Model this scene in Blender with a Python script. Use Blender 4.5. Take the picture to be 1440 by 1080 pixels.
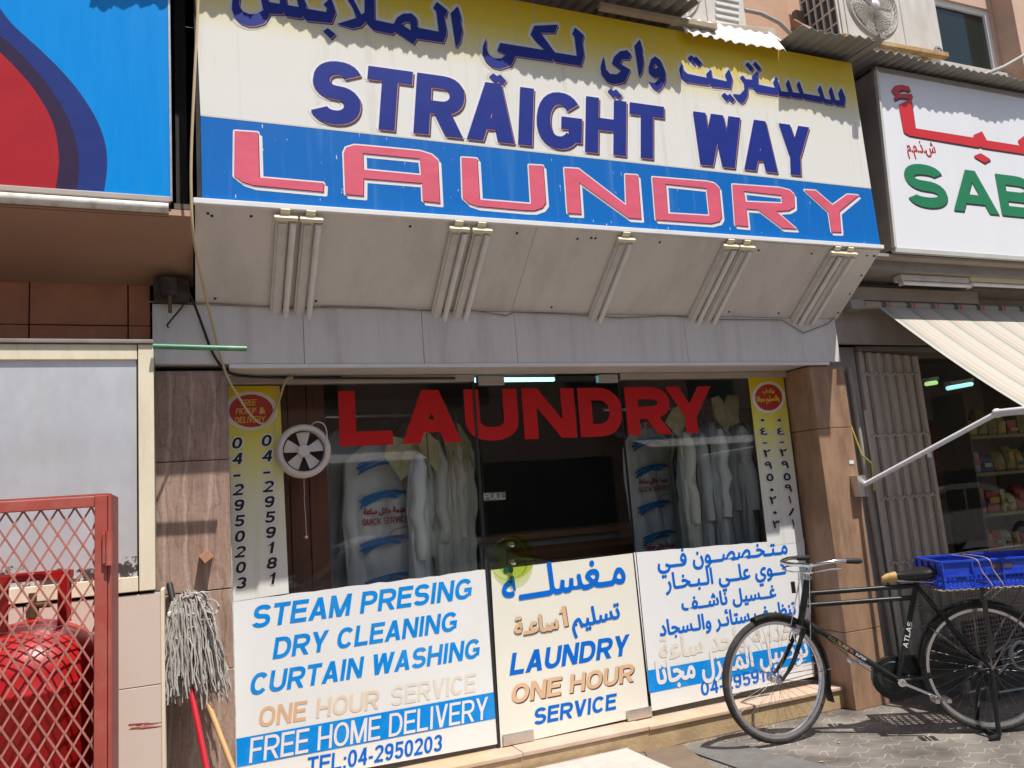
import bpy, bmesh, math, random, unicodedata
from mathutils import Vector, Matrix, geometry
random.seed(7)
SC = bpy.context.scene
COL = SC.collection
for o in list(bpy.data.objects):
    bpy.data.objects.remove(o)

# ------------------------------------------------------------------ camera
EYE = 1.433
YAW, PITCH, ROLL, FPX = 0.394447974, 0.152143576, -0.0776782829, 1111.52
def _rot():
    cy, sy = math.cos(YAW), math.sin(YAW)
    cp, sp = math.cos(PITCH), math.sin(PITCH)
    cr, sr = math.cos(ROLL), math.sin(ROLL)
    fwd = Vector((sy*cp, cy*cp, sp)); right = Vector((cy, -sy, 0)); up = right.cross(fwd)
    return cr*right + sr*up, -sr*right + cr*up, fwd
RT, UP, FW = _rot()
cam = bpy.data.cameras.new('camera')
cam.sensor_width = 36.0
cam.lens = FPX/1440*36.0
cam.clip_start = 0.05
cam.clip_end = 500
camo = bpy.data.objects.new('camera', cam)
COL.objects.link(camo)
camo.matrix_world = Matrix(((RT.x, UP.x, -FW.x, 0), (RT.y, UP.y, -FW.y, 0), (RT.z, UP.z, -FW.z, EYE), (0, 0, 0, 1)))
SC.camera = camo

# ------------------------------------------------------------------ light
SUND = Vector((-0.155, 0.377, -0.913)).normalized()      # the way the light travels
w = bpy.data.worlds.new('World'); SC.world = w; w.use_nodes = True
nt = w.node_tree
sky = nt.nodes.new('ShaderNodeTexSky'); sky.sky_type = 'NISHITA'; sky.sun_disc = False
sky.sun_elevation = math.asin(-SUND.z)
sky.sun_rotation = math.atan2(-SUND.x, -SUND.y)
sky.dust_density = 2.0
nt.links.new(sky.outputs[0], nt.nodes['Background'].inputs[0])
nt.nodes['Background'].inputs[1].default_value = 0.09
sl = bpy.data.lights.new('sun', 'SUN'); sl.energy = 4.6; sl.angle = math.radians(0.5); sl.color = (1, 0.965, 0.92)
so = bpy.data.objects.new('sun', sl); COL.objects.link(so)
so.rotation_euler = SUND.to_track_quat('-Z', 'Y').to_euler(); so.location = (2, -6, 14)
SC.view_settings.view_transform = 'Standard'; SC.view_settings.look = 'None'
SC.view_settings.exposure = 0.3; SC.view_settings.gamma = 1.0
SC.render.engine = 'CYCLES'
SC.cycles.max_bounces = 10; SC.cycles.transparent_max_bounces = 16
SC.cycles.use_denoising = True
SC.cycles.sample_clamp_indirect = 6.0

# ------------------------------------------------------------------ helpers
V = Vector
def ray(x, y): return RT*(x-720) - UP*(y-540) + FW*FPX
def onY(x, y, Y): d = ray(x, y); t = Y/d.y; return V((d.x*t, Y, EYE+d.z*t))
def onZ(x, y, Z): d = ray(x, y); t = (Z-EYE)/d.z; return V((d.x*t, d.y*t, Z))
def onX(x, y, X): d = ray(x, y); t = X/d.x; return V((X, d.y*t, EYE+d.z*t))

ORG = {}
def mat(name, col, rough=0.6, metal=0.0, var=0.12, scale=6.0, bump=0.0, bscale=40.0, dirt=None, dirt_amt=0.0,
        dscale=3.0, stretch=(1, 1, 1), coat=0.0, emit=None, estr=0.0, spec=0.5, trans=0.0):
    m = bpy.data.materials.new(name); m.use_nodes = True
    n = m.node_tree; b = n.nodes['Principled BSDF']
    b.inputs['Roughness'].default_value = rough; b.inputs['Metallic'].default_value = metal
    b.inputs['Coat Weight'].default_value = coat
    b.inputs['Specular IOR Level'].default_value = spec
    if trans: b.inputs['Transmission Weight'].default_value = trans
    tc = n.nodes.new('ShaderNodeTexCoord'); mp = n.nodes.new('ShaderNodeMapping')
    mp.inputs['Scale'].default_value = stretch
    n.links.new(tc.outputs['Object'], mp.inputs[0])
    no = n.nodes.new('ShaderNodeTexNoise'); no.inputs['Scale'].default_value = scale
    no.inputs['Detail'].default_value = 8; no.inputs['Roughness'].default_value = 0.65
    n.links.new(mp.outputs[0], no.inputs[0])
    r = n.nodes.new('ShaderNodeValToRGB')
    c = V(col[:3])
    lo = c*(1-var); hi = c*(1+var)
    r.color_ramp.elements[0].position = 0.3; r.color_ramp.elements[1].position = 0.72
    r.color_ramp.elements[0].color = (*lo, 1); r.color_ramp.elements[1].color = (*[min(1, v) for v in hi], 1)
    n.links.new(no.outputs[0], r.inputs[0])
    out = r.outputs[0]
    if dirt is not None:
        n2 = n.nodes.new('ShaderNodeTexNoise'); n2.inputs['Scale'].default_value = dscale
        n2.inputs['Detail'].default_value = 10; n2.inputs['Roughness'].default_value = 0.7
        n.links.new(mp.outputs[0], n2.inputs[0])
        r2 = n.nodes.new('ShaderNodeValToRGB'); r2.color_ramp.elements[0].position = 0.48
        r2.color_ramp.elements[1].position = 0.72
        r2.color_ramp.elements[1].color = (dirt_amt,)*3 + (1,)
        n.links.new(n2.outputs[0], r2.inputs[0])
        mx = n.nodes.new('ShaderNodeMix'); mx.data_type = 'RGBA'
        n.links.new(r2.outputs[0], mx.inputs[0]); n.links.new(out, mx.inputs[6])
        mx.inputs[7].default_value = (*dirt, 1); out = mx.outputs[2]
    n.links.new(out, b.inputs['Base Color'])
    # roughness variation
    rr = n.nodes.new('ShaderNodeMapRange'); rr.inputs[3].default_value = max(0, rough-0.08); rr.inputs[4].default_value = min(1, rough+0.12)
    n.links.new(no.outputs[0], rr.inputs[0]); n.links.new(rr.outputs[0], b.inputs['Roughness'])
    if bump:
        n3 = n.nodes.new('ShaderNodeTexNoise'); n3.inputs['Scale'].default_value = bscale; n3.inputs['Detail'].default_value = 5
        n.links.new(mp.outputs[0], n3.inputs[0])
        bp = n.nodes.new('ShaderNodeBump'); bp.inputs['Strength'].default_value = bump; bp.inputs['Distance'].default_value = 0.01
        n.links.new(n3.outputs[0], bp.inputs['Height']); n.links.new(bp.outputs[0], b.inputs['Normal'])
    if emit:
        b.inputs['Emission Color'].default_value = (*emit, 1); b.inputs['Emission Strength'].default_value = estr
    m['out'] = 1
    return m

def glassmat(name, tint=(0.82, 0.86, 0.84), ior=1.5, rough=0.0):
    m = bpy.data.materials.new(name); m.use_nodes = True; n = m.node_tree
    n.nodes.remove(n.nodes['Principled BSDF'])
    t = n.nodes.new('ShaderNodeBsdfTransparent'); t.inputs[0].default_value = (*tint, 1)
    g = n.nodes.new('ShaderNodeBsdfGlossy'); g.inputs['Roughness'].default_value = rough
    f = n.nodes.new('ShaderNodeFresnel')
    ge = n.nodes.new('ShaderNodeNewGeometry'); ma = n.nodes.new('ShaderNodeMath'); ma.operation = 'MULTIPLY_ADD'
    ma.inputs[1].default_value = 1/ior-ior; ma.inputs[2].default_value = ior
    n.links.new(ge.outputs['Backfacing'], ma.inputs[0]); n.links.new(ma.outputs[0], f.inputs[0])
    s = n.nodes.new('ShaderNodeMixShader')
    n.links.new(f.outputs[0], s.inputs[0]); n.links.new(t.outputs[0], s.inputs[1]); n.links.new(g.outputs[0], s.inputs[2])
    n.links.new(s.outputs[0], n.nodes['Material Output'].inputs[0])
    return m

class MB:
    def __init__(s): s.v = []; s.f = []
    def add(s, vs, fs):
        o = len(s.v); s.v += [V(p) for p in vs]; s.f += [tuple(i+o for i in f) for f in fs]; return s
    def poly(s, pts): return s.add(pts, [tuple(range(len(pts)))])
    def tess(s, loops):
        tr = geometry.tessellate_polygon(loops); flat = [p for l in loops for p in l]
        return s.add(flat, [tuple(t) for t in tr])
    def box(s, x0, x1, y0, y1, z0, z1):
        return s.add([(x0,y0,z0),(x1,y0,z0),(x1,y1,z0),(x0,y1,z0),(x0,y0,z1),(x1,y0,z1),(x1,y1,z1),(x0,y1,z1)],
                     [(0,3,2,1),(4,5,6,7),(0,1,5,4),(1,2,6,5),(2,3,7,6),(3,0,4,7)])
    def obox(s, c, a, b, d):        # centre and three half-axes
        c, a, b, d = V(c), V(a), V(b), V(d)
        vs = [c+i*a+j*b+k*d for k in (-1, 1) for i, j in ((-1,-1),(1,-1),(1,1),(-1,1))]
        return s.add(vs, [(0,3,2,1),(4,5,6,7),(0,1,5,4),(1,2,6,5),(2,3,7,6),(3,0,4,7)])
    def beam(s, p, q, wd, ht, up=(0, 0, 1)):
        p, q = V(p), V(q); d = q-p; u = V(up)
        sd = d.cross(u)
        if sd.length < 1e-6: sd = d.cross(V((1, 0, 0)))
        sd.normalize(); u = sd.cross(d).normalized()
        return s.obox((p+q)/2, d/2, sd*wd/2, u*ht/2)
    def tube(s, pts, r, n=8, closed=False, cap=True):
        pts = [V(p) for p in pts]; N = len(pts)
        rs = r if isinstance(r, (list, tuple)) else [r]*N
        tan = []
        for i in range(N):
            if closed: t = pts[(i+1) % N]-pts[i-1]
            else: t = pts[min(i+1, N-1)]-pts[max(i-1, 0)]
            tan.append(t.normalized())
        ref = V((0, 0, 1)) if abs(tan[0].z) < 0.9 else V((1, 0, 0))
        a = tan[0].cross(ref).normalized(); rings = []
        for i in range(N):
            a = (a - tan[i]*a.dot(tan[i])).normalized(); b = tan[i].cross(a)
            rings.append([pts[i]+(a*math.cos(2*math.pi*k/n)+b*math.sin(2*math.pi*k/n))*rs[i] for k in range(n)])
        vs = [p for q in rings for p in q]; fs = []
        for i in range(N if closed else N-1):
            j = (i+1) % N
            for k in range(n):
                l = (k+1) % n; fs.append((i*n+k, i*n+l, j*n+l, j*n+k))
        if cap and not closed:
            fs.append(tuple(range(n))[::-1]); fs.append(tuple((N-1)*n+k for k in range(n)))
        return s.add(vs, fs)
    def cyl(s, p, q, r, n=16): return s.tube([p, q], r, n)
    def lathe(s, prof, c, axis=(0, 0, 1), n=24, a0=0, a1=360):
        c = V(c); ax = V(axis).normalized(); ref = V((1, 0, 0)) if abs(ax.x) < 0.9 else V((0, 1, 0))
        a = ax.cross(ref).normalized(); b = ax.cross(a); full = abs(a1-a0) >= 360; m = n if full else n+1
        vs = []; fs = []
        for (r, h) in prof:
            for k in range(m):
                t = math.radians(a0+(a1-a0)*k/n); vs.append(c+ax*h+(a*math.cos(t)+b*math.sin(t))*r)
        for i in range(len(prof)-1):
            for k in range(n):
                l = (k+1) % m; fs.append((i*m+k, i*m+l, (i+1)*m+l, (i+1)*m+k))
        return s.add(vs, fs)
    def prism(s, pts, off):
        off = V(off); pts = [V(p) for p in pts]; n = len(pts)
        tr = geometry.tessellate_polygon([pts])
        s.add(pts+[p+off for p in pts], [tuple(t) for t in tr]+[tuple(i+n for i in t)[::-1] for t in tr]
              + [(i, (i+1) % n, (i+1) % n+n, i+n) for i in range(n)])
        return s
    def sphere(s, c, r, n=12, m=8, sc=(1, 1, 1)):
        pr = [(math.sin(math.pi*i/m), -math.cos(math.pi*i/m)) for i in range(m+1)]
        c = V(c); vs = []; fs = []
        for (q, h) in pr:
            for k in range(n):
                t = 2*math.pi*k/n; vs.append(c+V((q*math.cos(t)*sc[0], q*math.sin(t)*sc[1], h*sc[2]))*r)
        for i in range(m):
            for k in range(n):
                l = (k+1) % n; fs.append((i*n+k, i*n+l, (i+1)*n+l, (i+1)*n+k))
        return s.add(vs, fs)
    def build(s, name, m, parent=None, smooth=False, bevel=0.0, origin=None, kind=None, label=None):
        me = bpy.data.meshes.new(name)
        if parent is not None: org = ORG[parent]
        elif origin is not None: org = V(origin)
        else:
            xs = [p.x for p in s.v]; ys = [p.y for p in s.v]; zs = [p.z for p in s.v]
            org = V(((min(xs)+max(xs))/2, (min(ys)+max(ys))/2, min(zs)))
        me.from_pydata([p-org for p in s.v], [], s.f); me.validate()
        bm = bmesh.new(); bm.from_mesh(me)
        if bevel > 0:
            bmesh.ops.remove_doubles(bm, verts=bm.verts, dist=1e-5)
            ed = [e for e in bm.edges if len(e.link_faces) == 2 and e.calc_face_angle(0) > 0.5]
            bmesh.ops.bevel(bm, geom=ed, offset=bevel, segments=2, profile=0.6, affect='EDGES', clamp_overlap=True)
        bmesh.ops.recalc_face_normals(bm, faces=bm.faces)
        bm.to_mesh(me); bm.free()
        if smooth:
            for p in me.polygons: p.use_smooth = True
            me.set_sharp_from_angle(angle=math.radians(40))
        o = bpy.data.objects.new(name, me); COL.objects.link(o)
        if m is not None: me.materials.append(m)
        ORG[o] = org
        if parent is not None: o.parent = parent
        else: o.location = org
        if kind: o['kind'] = kind
        if label: o['label'] = label
        return o

def thing(name, label, cat, loc=(0, 0, 0), group=None):
    o = bpy.data.objects.new(name, None); COL.objects.link(o); o.location = loc; ORG[o] = V(loc)
    o.empty_display_size = 0.1
    return tag(o, label, cat, group)
def tag(o, label, cat, group=None):
    o['label'] = label; o['category'] = cat
    if group: o['group'] = group
    return o
def dup(root, loc, label, group=None, rotz=None):
    r = root.copy(); COL.objects.link(r); r.location = loc; ORG[r] = V(loc); r['label'] = label
    if rotz is not None: r.rotation_euler = (0, 0, rotz)
    if group: r['group'] = group
    for ch in list(root.children):
        c = ch.copy(); COL.objects.link(c); c.parent = r
        for g in list(ch.children):
            d = g.copy(); COL.objects.link(d); d.parent = c
    return r

# ------------------------------------------------------------------ lettering
LW = dict(A=1.0, B=.95, C=.98, D=.98, E=.86, F=.8, G=1.03, H=.97, I=.29, K=1, L=.82, M=1.14, N=.97, O=1.05, P=.9,
          R=.98, S=.92, T=.86, U=.96, V=.96, W=1.36, Y=.96)
for c_ in '0234567890': LW[c_] = .74
class PL(list):
    def append(s, p): list.append(s, (p, s.k % 6))
LW['1'] = .52; LW['-'] = .4; LW[':'] = .28; LW[' '] = .38; LW['Q'] = 1.05
def glyph(ch, W, H, s, t):
    out = PL(); out.k = 0
    def R(x0, z0, x1, z1): out.k += 1; out.append([(x0, z0), (x1, z0), (x1, z1), (x0, z1)])
    def D(x0, z0, x1, z1, ww): out.k += 1; out.append([(x0-ww/2, z0), (x0+ww/2, z0), (x1+ww/2, z1), (x1-ww/2, z1)])
    def B(cx, cz, rx, rz, a0, a1, n=0):
        n = n or max(4, int(abs(a1-a0)/14)); out.k += 1
        def pt(a, x, z):
            a = math.radians(a); e = 0.9
            c, q = math.cos(a), math.sin(a)
            return (cx+x*math.copysign(abs(c)**e, c), cz+z*math.copysign(abs(q)**e, q))
        for i in range(n):
            u = a0+(a1-a0)*i/n; v = a0+(a1-a0)*(i+1)/n
            out.append([pt(u, rx, rz), pt(v, rx, rz), pt(v, rx-s, rz-t), pt(u, rx-s, rz-t)])
    d = s*1.13
    if ch == 'A':
        D(d/2, 0, W/2, H, d); D(W-d/2, 0, W/2, H, d); R(W*.25, H*.2, W*.75, H*.2+t*.9)
    elif ch in 'BPR':
        R(0, 0, s, H); zt = H*.46 if ch != 'B' else H*.48
        rz = (H-zt)/2+t/4; cx = W*.52
        R(s*.5, H-t, cx, H); R(s*.5, H-2*rz, cx, H-2*rz+t); B(cx, H-rz, (W*.95 if ch == 'B' else W)-cx, rz, -90, 90)
        if ch == 'B':
            rz2 = (H-2*rz+t)/2; R(s*.5, 0, cx, t); B(cx, rz2, W-cx, rz2, -90, 90)
        if ch == 'R': D(W-d/2, 0, W*.5, H-2*rz+t*.5, d)
    elif ch in 'CGOQ':
        if ch in 'OQ': B(W/2, H/2, W/2, H/2, 0, 360)
        elif ch == 'C': B(W/2, H/2, W/2, H/2, 38, 322)
        else:
            B(W/2, H/2, W/2, H/2, 38, 318); R(W*.54, H*.36, W, H*.36+t); R(W-s, H*.14, W, H*.36)
        if ch == 'Q': D(W*.92, -H*.04, W*.55, H*.3, s)
    elif ch == 'D':
        R(0, 0, s, H); cx = W*.45; R(s*.5, H-t, cx, H); R(s*.5, 0, cx, t); B(cx, H/2, W-cx, H/2, -90, 90)
    elif ch in 'EF':
        R(0, 0, s, H); R(s*.5, H-t, W, H); R(s*.5, H*.44, W*.92, H*.44+t)
        if ch == 'E': R(s*.5, 0, W, t)
    elif ch == 'H': R(0, 0, s, H); R(W-s, 0, W, H); R(s*.5, H*.42, W-s*.5, H*.42+t)
    elif ch == 'I': R(W/2-s/2, 0, W/2+s/2, H)
    elif ch == 'K': R(0, 0, s, H); D(s*.9, H*.32, W-d/2, H, d); D(W-d/2, 0, W*.42, H*.6, d)
    elif ch == 'L': R(0, 0, s, H); R(s*.5, 0, W, t)
    elif ch == 'M': R(0, 0, s, H); R(W-s, 0, W, H); D(d/2, H, W/2, 0, d); D(W-d/2, H, W/2, 0, d)
    elif ch == 'N': R(0, 0, s, H); R(W-s, 0, W, H); D(d/2, H, W-d/2, 0, d)
    elif ch in 'S':
        rz = (H+t)/4; B(W/2, H-rz, W*.48, rz, 22, 270); B(W/2, rz, W*.5, rz, 90, -158)
    elif ch == 'T': R(W/2-s/2, 0, W/2+s/2, H); R(0, H-t, W, H)
    elif ch == 'U':
        r = H*.4; R(0, r, s, H); R(W-s, r, W, H); B(W/2, r, W/2, r, 180, 360)
    elif ch == 'V': D(W/2, 0, d/2, H, d); D(W/2, 0, W-d/2, H, d)
    elif ch == 'W':
        q = W*.27; D(q, 0, d/2, H, d); D(q, 0, W/2, H, d); D(W-q, 0, W/2, H, d); D(W-q, 0, W-d/2, H, d)
    elif ch == 'Y': R(W/2-s/2, 0, W/2+s/2, H*.45); D(W/2, H*.38, d/2, H, d); D(W/2, H*.38, W-d/2, H, d)
    elif ch == '0': B(W/2, H/2, W/2, H/2, 0, 360)
    elif ch == '1': R(W*.62-s/2, 0, W*.62+s/2, H); D(W*.1, H*.68, W*.6, H*.92, s*.9)
    elif ch == '2':
        B(W/2, H*.7, W/2, H*.3, 170, -35); D(s*.55, t*.5, W-s*.75, H*.56, s*1.05); R(0, 0, W, t)
    elif ch == '3':
        rz = (H+t)/4; B(W/2, H-rz, W*.47, rz, 165, -90); B(W/2, rz, W/2, rz, 90, -165)
    elif ch == '4': R(W*.74-s/2, 0, W*.74+s/2, H); R(0, H*.22, W, H*.22+t); D(s*.5, H*.24, W*.72-s*.1, H, s*1.0)
    elif ch == '5':
        B(W/2, H*.33, W/2, H*.33, 120, -160); R(W*.1, H*.45, W*.1+s*.85, H); R(W*.1, H-t, W*.95, H)
    elif ch == '6':
        B(W/2, H*.32, W/2, H*.32, 0, 360); B(W/2, H*.5, W/2, H*.5, 40, 195)
    elif ch == '7': R(0, H-t, W, H); D(W*.35, 0, W-s*.6, H-t*.5, s)
    elif ch == '8':
        rz = (H+t)/4; B(W/2, H-rz, W*.46, rz, 0, 360); B(W/2, rz, W/2, rz, 0, 360)
    elif ch == '9':
        B(W/2, H*.68, W/2, H*.32, 0, 360); B(W/2, H*.5, W/2, H*.5, 15, -140)
    elif ch == '-': R(W*.05, H*.28, W*.95, H*.28+t)
    elif ch == ':': R(W/2-s/2, 0, W/2+s/2, s); R(W/2-s/2, H*.5, W/2+s/2, H*.5+s)
    return out

def line_polys(txt, L, H, weight=.21, shear=0.0, gap=.1, tw=.86):
    """bold capitals filling length L at height H -> list of (polygon, layer)"""
    tot = sum(LW.get(c, .8) for c in txt)+gap*(len(txt)-1); k = L/(tot*H)
    x = 0; out = []
    s = weight*H*min(1.15, max(.7, k**.5)); t = weight*H*tw
    for c in txt:
        W = LW.get(c, .8)*H*k
        if c == 'I': W = max(W, s)
        for p, i in glyph(c, W, H, s, t):
            out.append(([(px+x+shear*pz, pz) for px, pz in p], i))
        x += W+gap*H*k
    return out

_fc = {}
def fchar(ch):
    if ch in _fc: return _fc[ch]
    def ev(s):
        cu = bpy.data.curves.new('t', 'FONT'); cu.body = s; cu.size = 1
        cu.resolution_u = 4
        o = bpy.data.objects.new('t', cu); COL.objects.link(o)
        dg = bpy.context.evaluated_depsgraph_get(); dg.update()
        me = o.evaluated_get(dg).to_mesh()
        ps = [[(me.vertices[i].co.x, me.vertices[i].co.y) for i in p.vertices] for p in me.polygons]
        o.evaluated_get(dg).to_mesh_clear(); bpy.data.objects.remove(o); bpy.data.curves.remove(cu)
        return ps
    mn = lambda ps: min(x for p in ps for x, y in p)
    a = ev('\u0627'); b = ev(ch+'\u0627') if False else None
    base = ev('H'); two = ev(ch+'H'); one = ev(ch)
    n1 = sum(len(p) for p in one)
    xs = sorted(two, key=lambda p: 0)
    # advance = where the following H starts, less its own side bearing
    hw = max(x for p in base for x, y in p)
    adv = max(x for p in two for x, y in p)-hw
    _fc[ch] = (one, adv); return _fc[ch]

_AR = {}
for cp in range(0xFE70, 0xFEFD):
    dcm = unicodedata.decomposition(chr(cp)).split()
    if len(dcm) == 2: _AR.setdefault(chr(int(dcm[1], 16)), {})[dcm[0][1:-1]] = chr(cp)
_LA = {'\u0627': ('\uFEFB', '\uFEFC'), '\u0623': ('\uFEF7', '\uFEF8')}
def shape(s):
    out = []; prev = False; i = 0
    while i < len(s):
        c = s[i]
        if c == '\u0644' and i+1 < len(s) and s[i+1] in _LA:
            out.append(_LA[s[i+1]][1 if prev else 0]); prev = False; i += 2; continue
        if c not in _AR: out.append(c); prev = c == '\u0640'; i += 1; continue
        f = _AR[c]; nx = s[i+1] if i+1 < len(s) else ''
        fwd = 'initial' in f and (nx in _AR or nx == '\u0640')
        k = ('medial' if fwd else 'final') if prev else ('initial' if fwd else 'isolated')
        out.append(f.get(k, f.get('isolated', c))); prev = fwd; i += 1
    return ''.join(out[::-1])
def font_polys(txt, L=None, size=None, vs=1.0, bold=0.0, shear=0.0):
    x = 0; raw = []
    for i, c in enumerate(txt):
        if c == ' ': x += .3; continue
        ps, adv = fchar(c)
        for p in ps: raw.append(([(a+x, b) for a, b in p], i % 2))
        x += adv
    if not raw: return []
    x0 = min(a for p, _ in raw for a, b in p); x1 = max(a for p, _ in raw for a, b in p)
    k = L/(x1-x0) if L else size
    kz = (size if size else k)*vs
    offs = [(0, 0)]
    if bold: offs += [(bold*math.cos(q*math.pi/3), bold*math.sin(q*math.pi/3)) for q in range(6)]
    out = []
    for j, (dx, dz) in enumerate(offs):
        for p, l in raw:
            out.append(([((a-x0)*k+dx+shear*b*kz, b*kz+dz) for a, b in p], l+2*j))
    return out
def fat(polys, r, n=6):
    out = list(polys); mx = max(l for _, l in polys)+1
    for j in range(n):
        dx, dz = r*math.cos(2*math.pi*j/n), r*math.sin(2*math.pi*j/n)
        out += [([(a+dx, b+dz) for a, b in p], l+(j+1)*mx) for p, l in polys]
    return out
EPS = 0.00003
def put(polys, P0, P1, depth, mb=None, dx=0, dz=0):
    """lay 2-D polygons on the vertical plane through P0-P1 (baseline), 'depth' in front of it"""
    mb = mb or MB(); P0, P1 = V(P0), V(P1); e = (P1-P0).normalized(); nrm = V((e.y, -e.x, 0)).normalized()
    u = e.cross(nrm)*-1
    if u.z < 0: u = -u
    for p, l in polys:
        mb.poly([P0+e*(a+dx)+u*(b+dz)+nrm*(depth+l*EPS) for a, b in p])
    return mb
def latin(txt, a, b, capx, Y, depth, weight=.21, shear=0.0, gap=.1, **k):
    """text on plane y=Y: a, b baseline end pixels, capx pixel cap height at the middle"""
    P0, P1 = onY(*a, Y), onY(*b, Y)
    mid = ((a[0]+b[0])/2, (a[1]+b[1])/2)
    H = (onY(mid[0], mid[1]-capx, Y)-onY(*mid, Y)).z
    return put(line_polys(txt, (P1-P0).length-shear*H, H, weight, shear, gap), P0, P1, depth, **k)
def arab(txt, a, b, Y, depth, vs=1.0, bold=.008, **k):
    P0, P1 = onY(*a, Y), onY(*b, Y)
    return put(font_polys(shape(txt), L=(P1-P0).length, vs=vs, bold=bold), P0, P1, depth, **k)
def trace(pts, org, sc, Y, dx=0, dz=0):
    return [onY(org[0]+x/sc, org[1]+y/sc, Y)+V((dx, 0, dz)) for x, y in pts]
def sheet(mb, pts, Y, depth, layer=0):
    return mb.poly([V((p.x, Y-depth-layer*EPS, p.z)) for p in pts])
YW, YP, YS = 4.3, 4.06, 3.6
M = {}
M['cream'] = mat('cream_paint', (.60, .56, .51), .45, var=.06, scale=5, dirt=(.3, .25, .2), dirt_amt=.35, dscale=2.2, stretch=(1, 1, .35))
M['fascia'] = mat('fascia_panel', (.72, .68, .63), .42, var=.05, scale=4, dirt=(.38, .32, .27), dirt_amt=.5, dscale=2.5, stretch=(2.6, 1, .28))
M['soffit'] = mat('sign_soffit_panel', (.70, .66, .61), .55, var=.05, scale=3, dirt=(.36, .30, .25), dirt_amt=.45, dscale=2, stretch=(1.2, .5, .5))
M['marble'] = mat('brown_marble', (.36, .24, .185), .5, var=.4, scale=6, bump=.12, bscale=60, dirt=(.46, .39, .34), dirt_amt=.75, dscale=4.5, stretch=(2.6, 2.6, .26))
M['pillar'] = mat('tan_stone', (.34, .205, .125), .5, var=.26, scale=8, bump=.1, bscale=80, dirt=(.15, .09, .055), dirt_amt=.65, dscale=3.5, stretch=(1.8, 1.8, .5))
M['step'] = mat('step_stone', (.47, .33, .18), .6, var=.2, scale=6, bump=.25, bscale=60, dirt=(.20, .14, .08), dirt_amt=.7, dscale=4)
M['tread'] = mat('pink_tread', (.56, .40, .31), .5, var=.12, scale=9, bump=.1, dirt=(.5, .36, .12), dirt_amt=.55, dscale=1.2)
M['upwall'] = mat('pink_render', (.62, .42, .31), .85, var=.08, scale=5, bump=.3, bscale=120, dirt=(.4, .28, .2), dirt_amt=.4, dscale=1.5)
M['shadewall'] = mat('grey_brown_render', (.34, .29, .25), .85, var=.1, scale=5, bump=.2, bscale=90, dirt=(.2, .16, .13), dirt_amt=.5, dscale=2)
M['browntile'] = mat('brown_tile', (.44, .17, .075), .55, var=.14, scale=7, bump=.06, bscale=50, dirt=(.26, .09, .04), dirt_amt=.5, dscale=4)
M['brownsoffit'] = mat('brown_soffit', (.35, .205, .13), .7, var=.05, scale=3, dirt=(.2, .11, .07), dirt_amt=.4, dscale=1.5)
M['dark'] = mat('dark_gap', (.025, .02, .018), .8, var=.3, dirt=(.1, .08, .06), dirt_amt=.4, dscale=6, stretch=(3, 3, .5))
M['room'] = mat('room_wall', (.30, .25, .21), .8, var=.1)
M['roomfloor'] = mat('room_floor', (.16, .13, .11), .5, var=.1)
M['alu'] = mat('aluminium', (.6, .58, .55), .3, metal=.9, var=.08, scale=20)
M['chrome'] = mat('chrome', (.8, .8, .82), .1, metal=1, var=.05)
M['white'] = mat('white_paint', (.78, .77, .75), .45, var=.04, dirt=(.5, .47, .42), dirt_amt=.25, dscale=4)
M['black'] = mat('black_rubber', (.018, .018, .018), .6, var=.2)
M['glass'] = glassmat('shop_glass', (.93, .95, .94))
M['joint'] = mat('dark_joint', (.06, .05, .045), .9)

def marblemat():
    m = mat('veined_brown_marble', (.38, .255, .195), .45, var=.28, scale=4.5, bump=.1, bscale=70, dirt=(.16, .115, .09), dirt_amt=.6, dscale=3.2, stretch=(1.5, 1.5, .8))
    n = m.node_tree; b = n.nodes['Principled BSDF']; L = n.links.new; old = b.inputs['Base Color'].links[0].from_socket
    tc = n.nodes.new('ShaderNodeTexCoord')
    for sc_, dist, lo, hi, col_, amt in ((2.6, 7, .90, .99, (.56, .46, .39, 1), .45), (5.5, 10, .93, .99, (.16, .10, .075, 1), .4), (9, 6, .90, .99, (.50, .36, .28, 1), .35)):
        mp = n.nodes.new('ShaderNodeMapping'); mp.inputs['Scale'].default_value = (1, 1, .38); mp.inputs['Location'].default_value = (sc_, sc_, sc_)
        L(tc.outputs['Object'], mp.inputs[0])
        w_ = n.nodes.new('ShaderNodeTexWave'); w_.inputs['Scale'].default_value = sc_; w_.inputs['Distortion'].default_value = dist; w_.inputs['Detail'].default_value = 6; w_.inputs['Detail Scale'].default_value = 1.6
        L(mp.outputs[0], w_.inputs[0])
        r = n.nodes.new('ShaderNodeValToRGB'); r.color_ramp.elements[0].position = lo; r.color_ramp.elements[1].position = hi; r.color_ramp.elements[1].color = (amt, amt, amt, 1)
        L(w_.outputs['Fac'], r.inputs[0])
        mx = n.nodes.new('ShaderNodeMix'); mx.data_type = 'RGBA'; L(r.outputs[0], mx.inputs[0]); L(old, mx.inputs[6]); mx.inputs[7].default_value = col_; old = mx.outputs[2]
    sp = n.nodes.new('ShaderNodeTexNoise'); sp.inputs['Scale'].default_value = 70; sp.inputs['Detail'].default_value = 4; L(tc.outputs['Object'], sp.inputs[0])
    r = n.nodes.new('ShaderNodeValToRGB'); r.color_ramp.elements[0].color = (.72, .70, .68, 1); r.color_ramp.elements[1].color = (1.2, 1.2, 1.2, 1); L(sp.outputs[0], r.inputs[0])
    mx = n.nodes.new('ShaderNodeMix'); mx.data_type = 'RGBA'; mx.blend_type = 'MULTIPLY'; mx.inputs[0].default_value = 1; L(old, mx.inputs[6]); L(r.outputs[0], mx.inputs[7])
    L(mx.outputs[2], b.inputs['Base Color'])
    return m
M['marble'] = marblemat()
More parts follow.
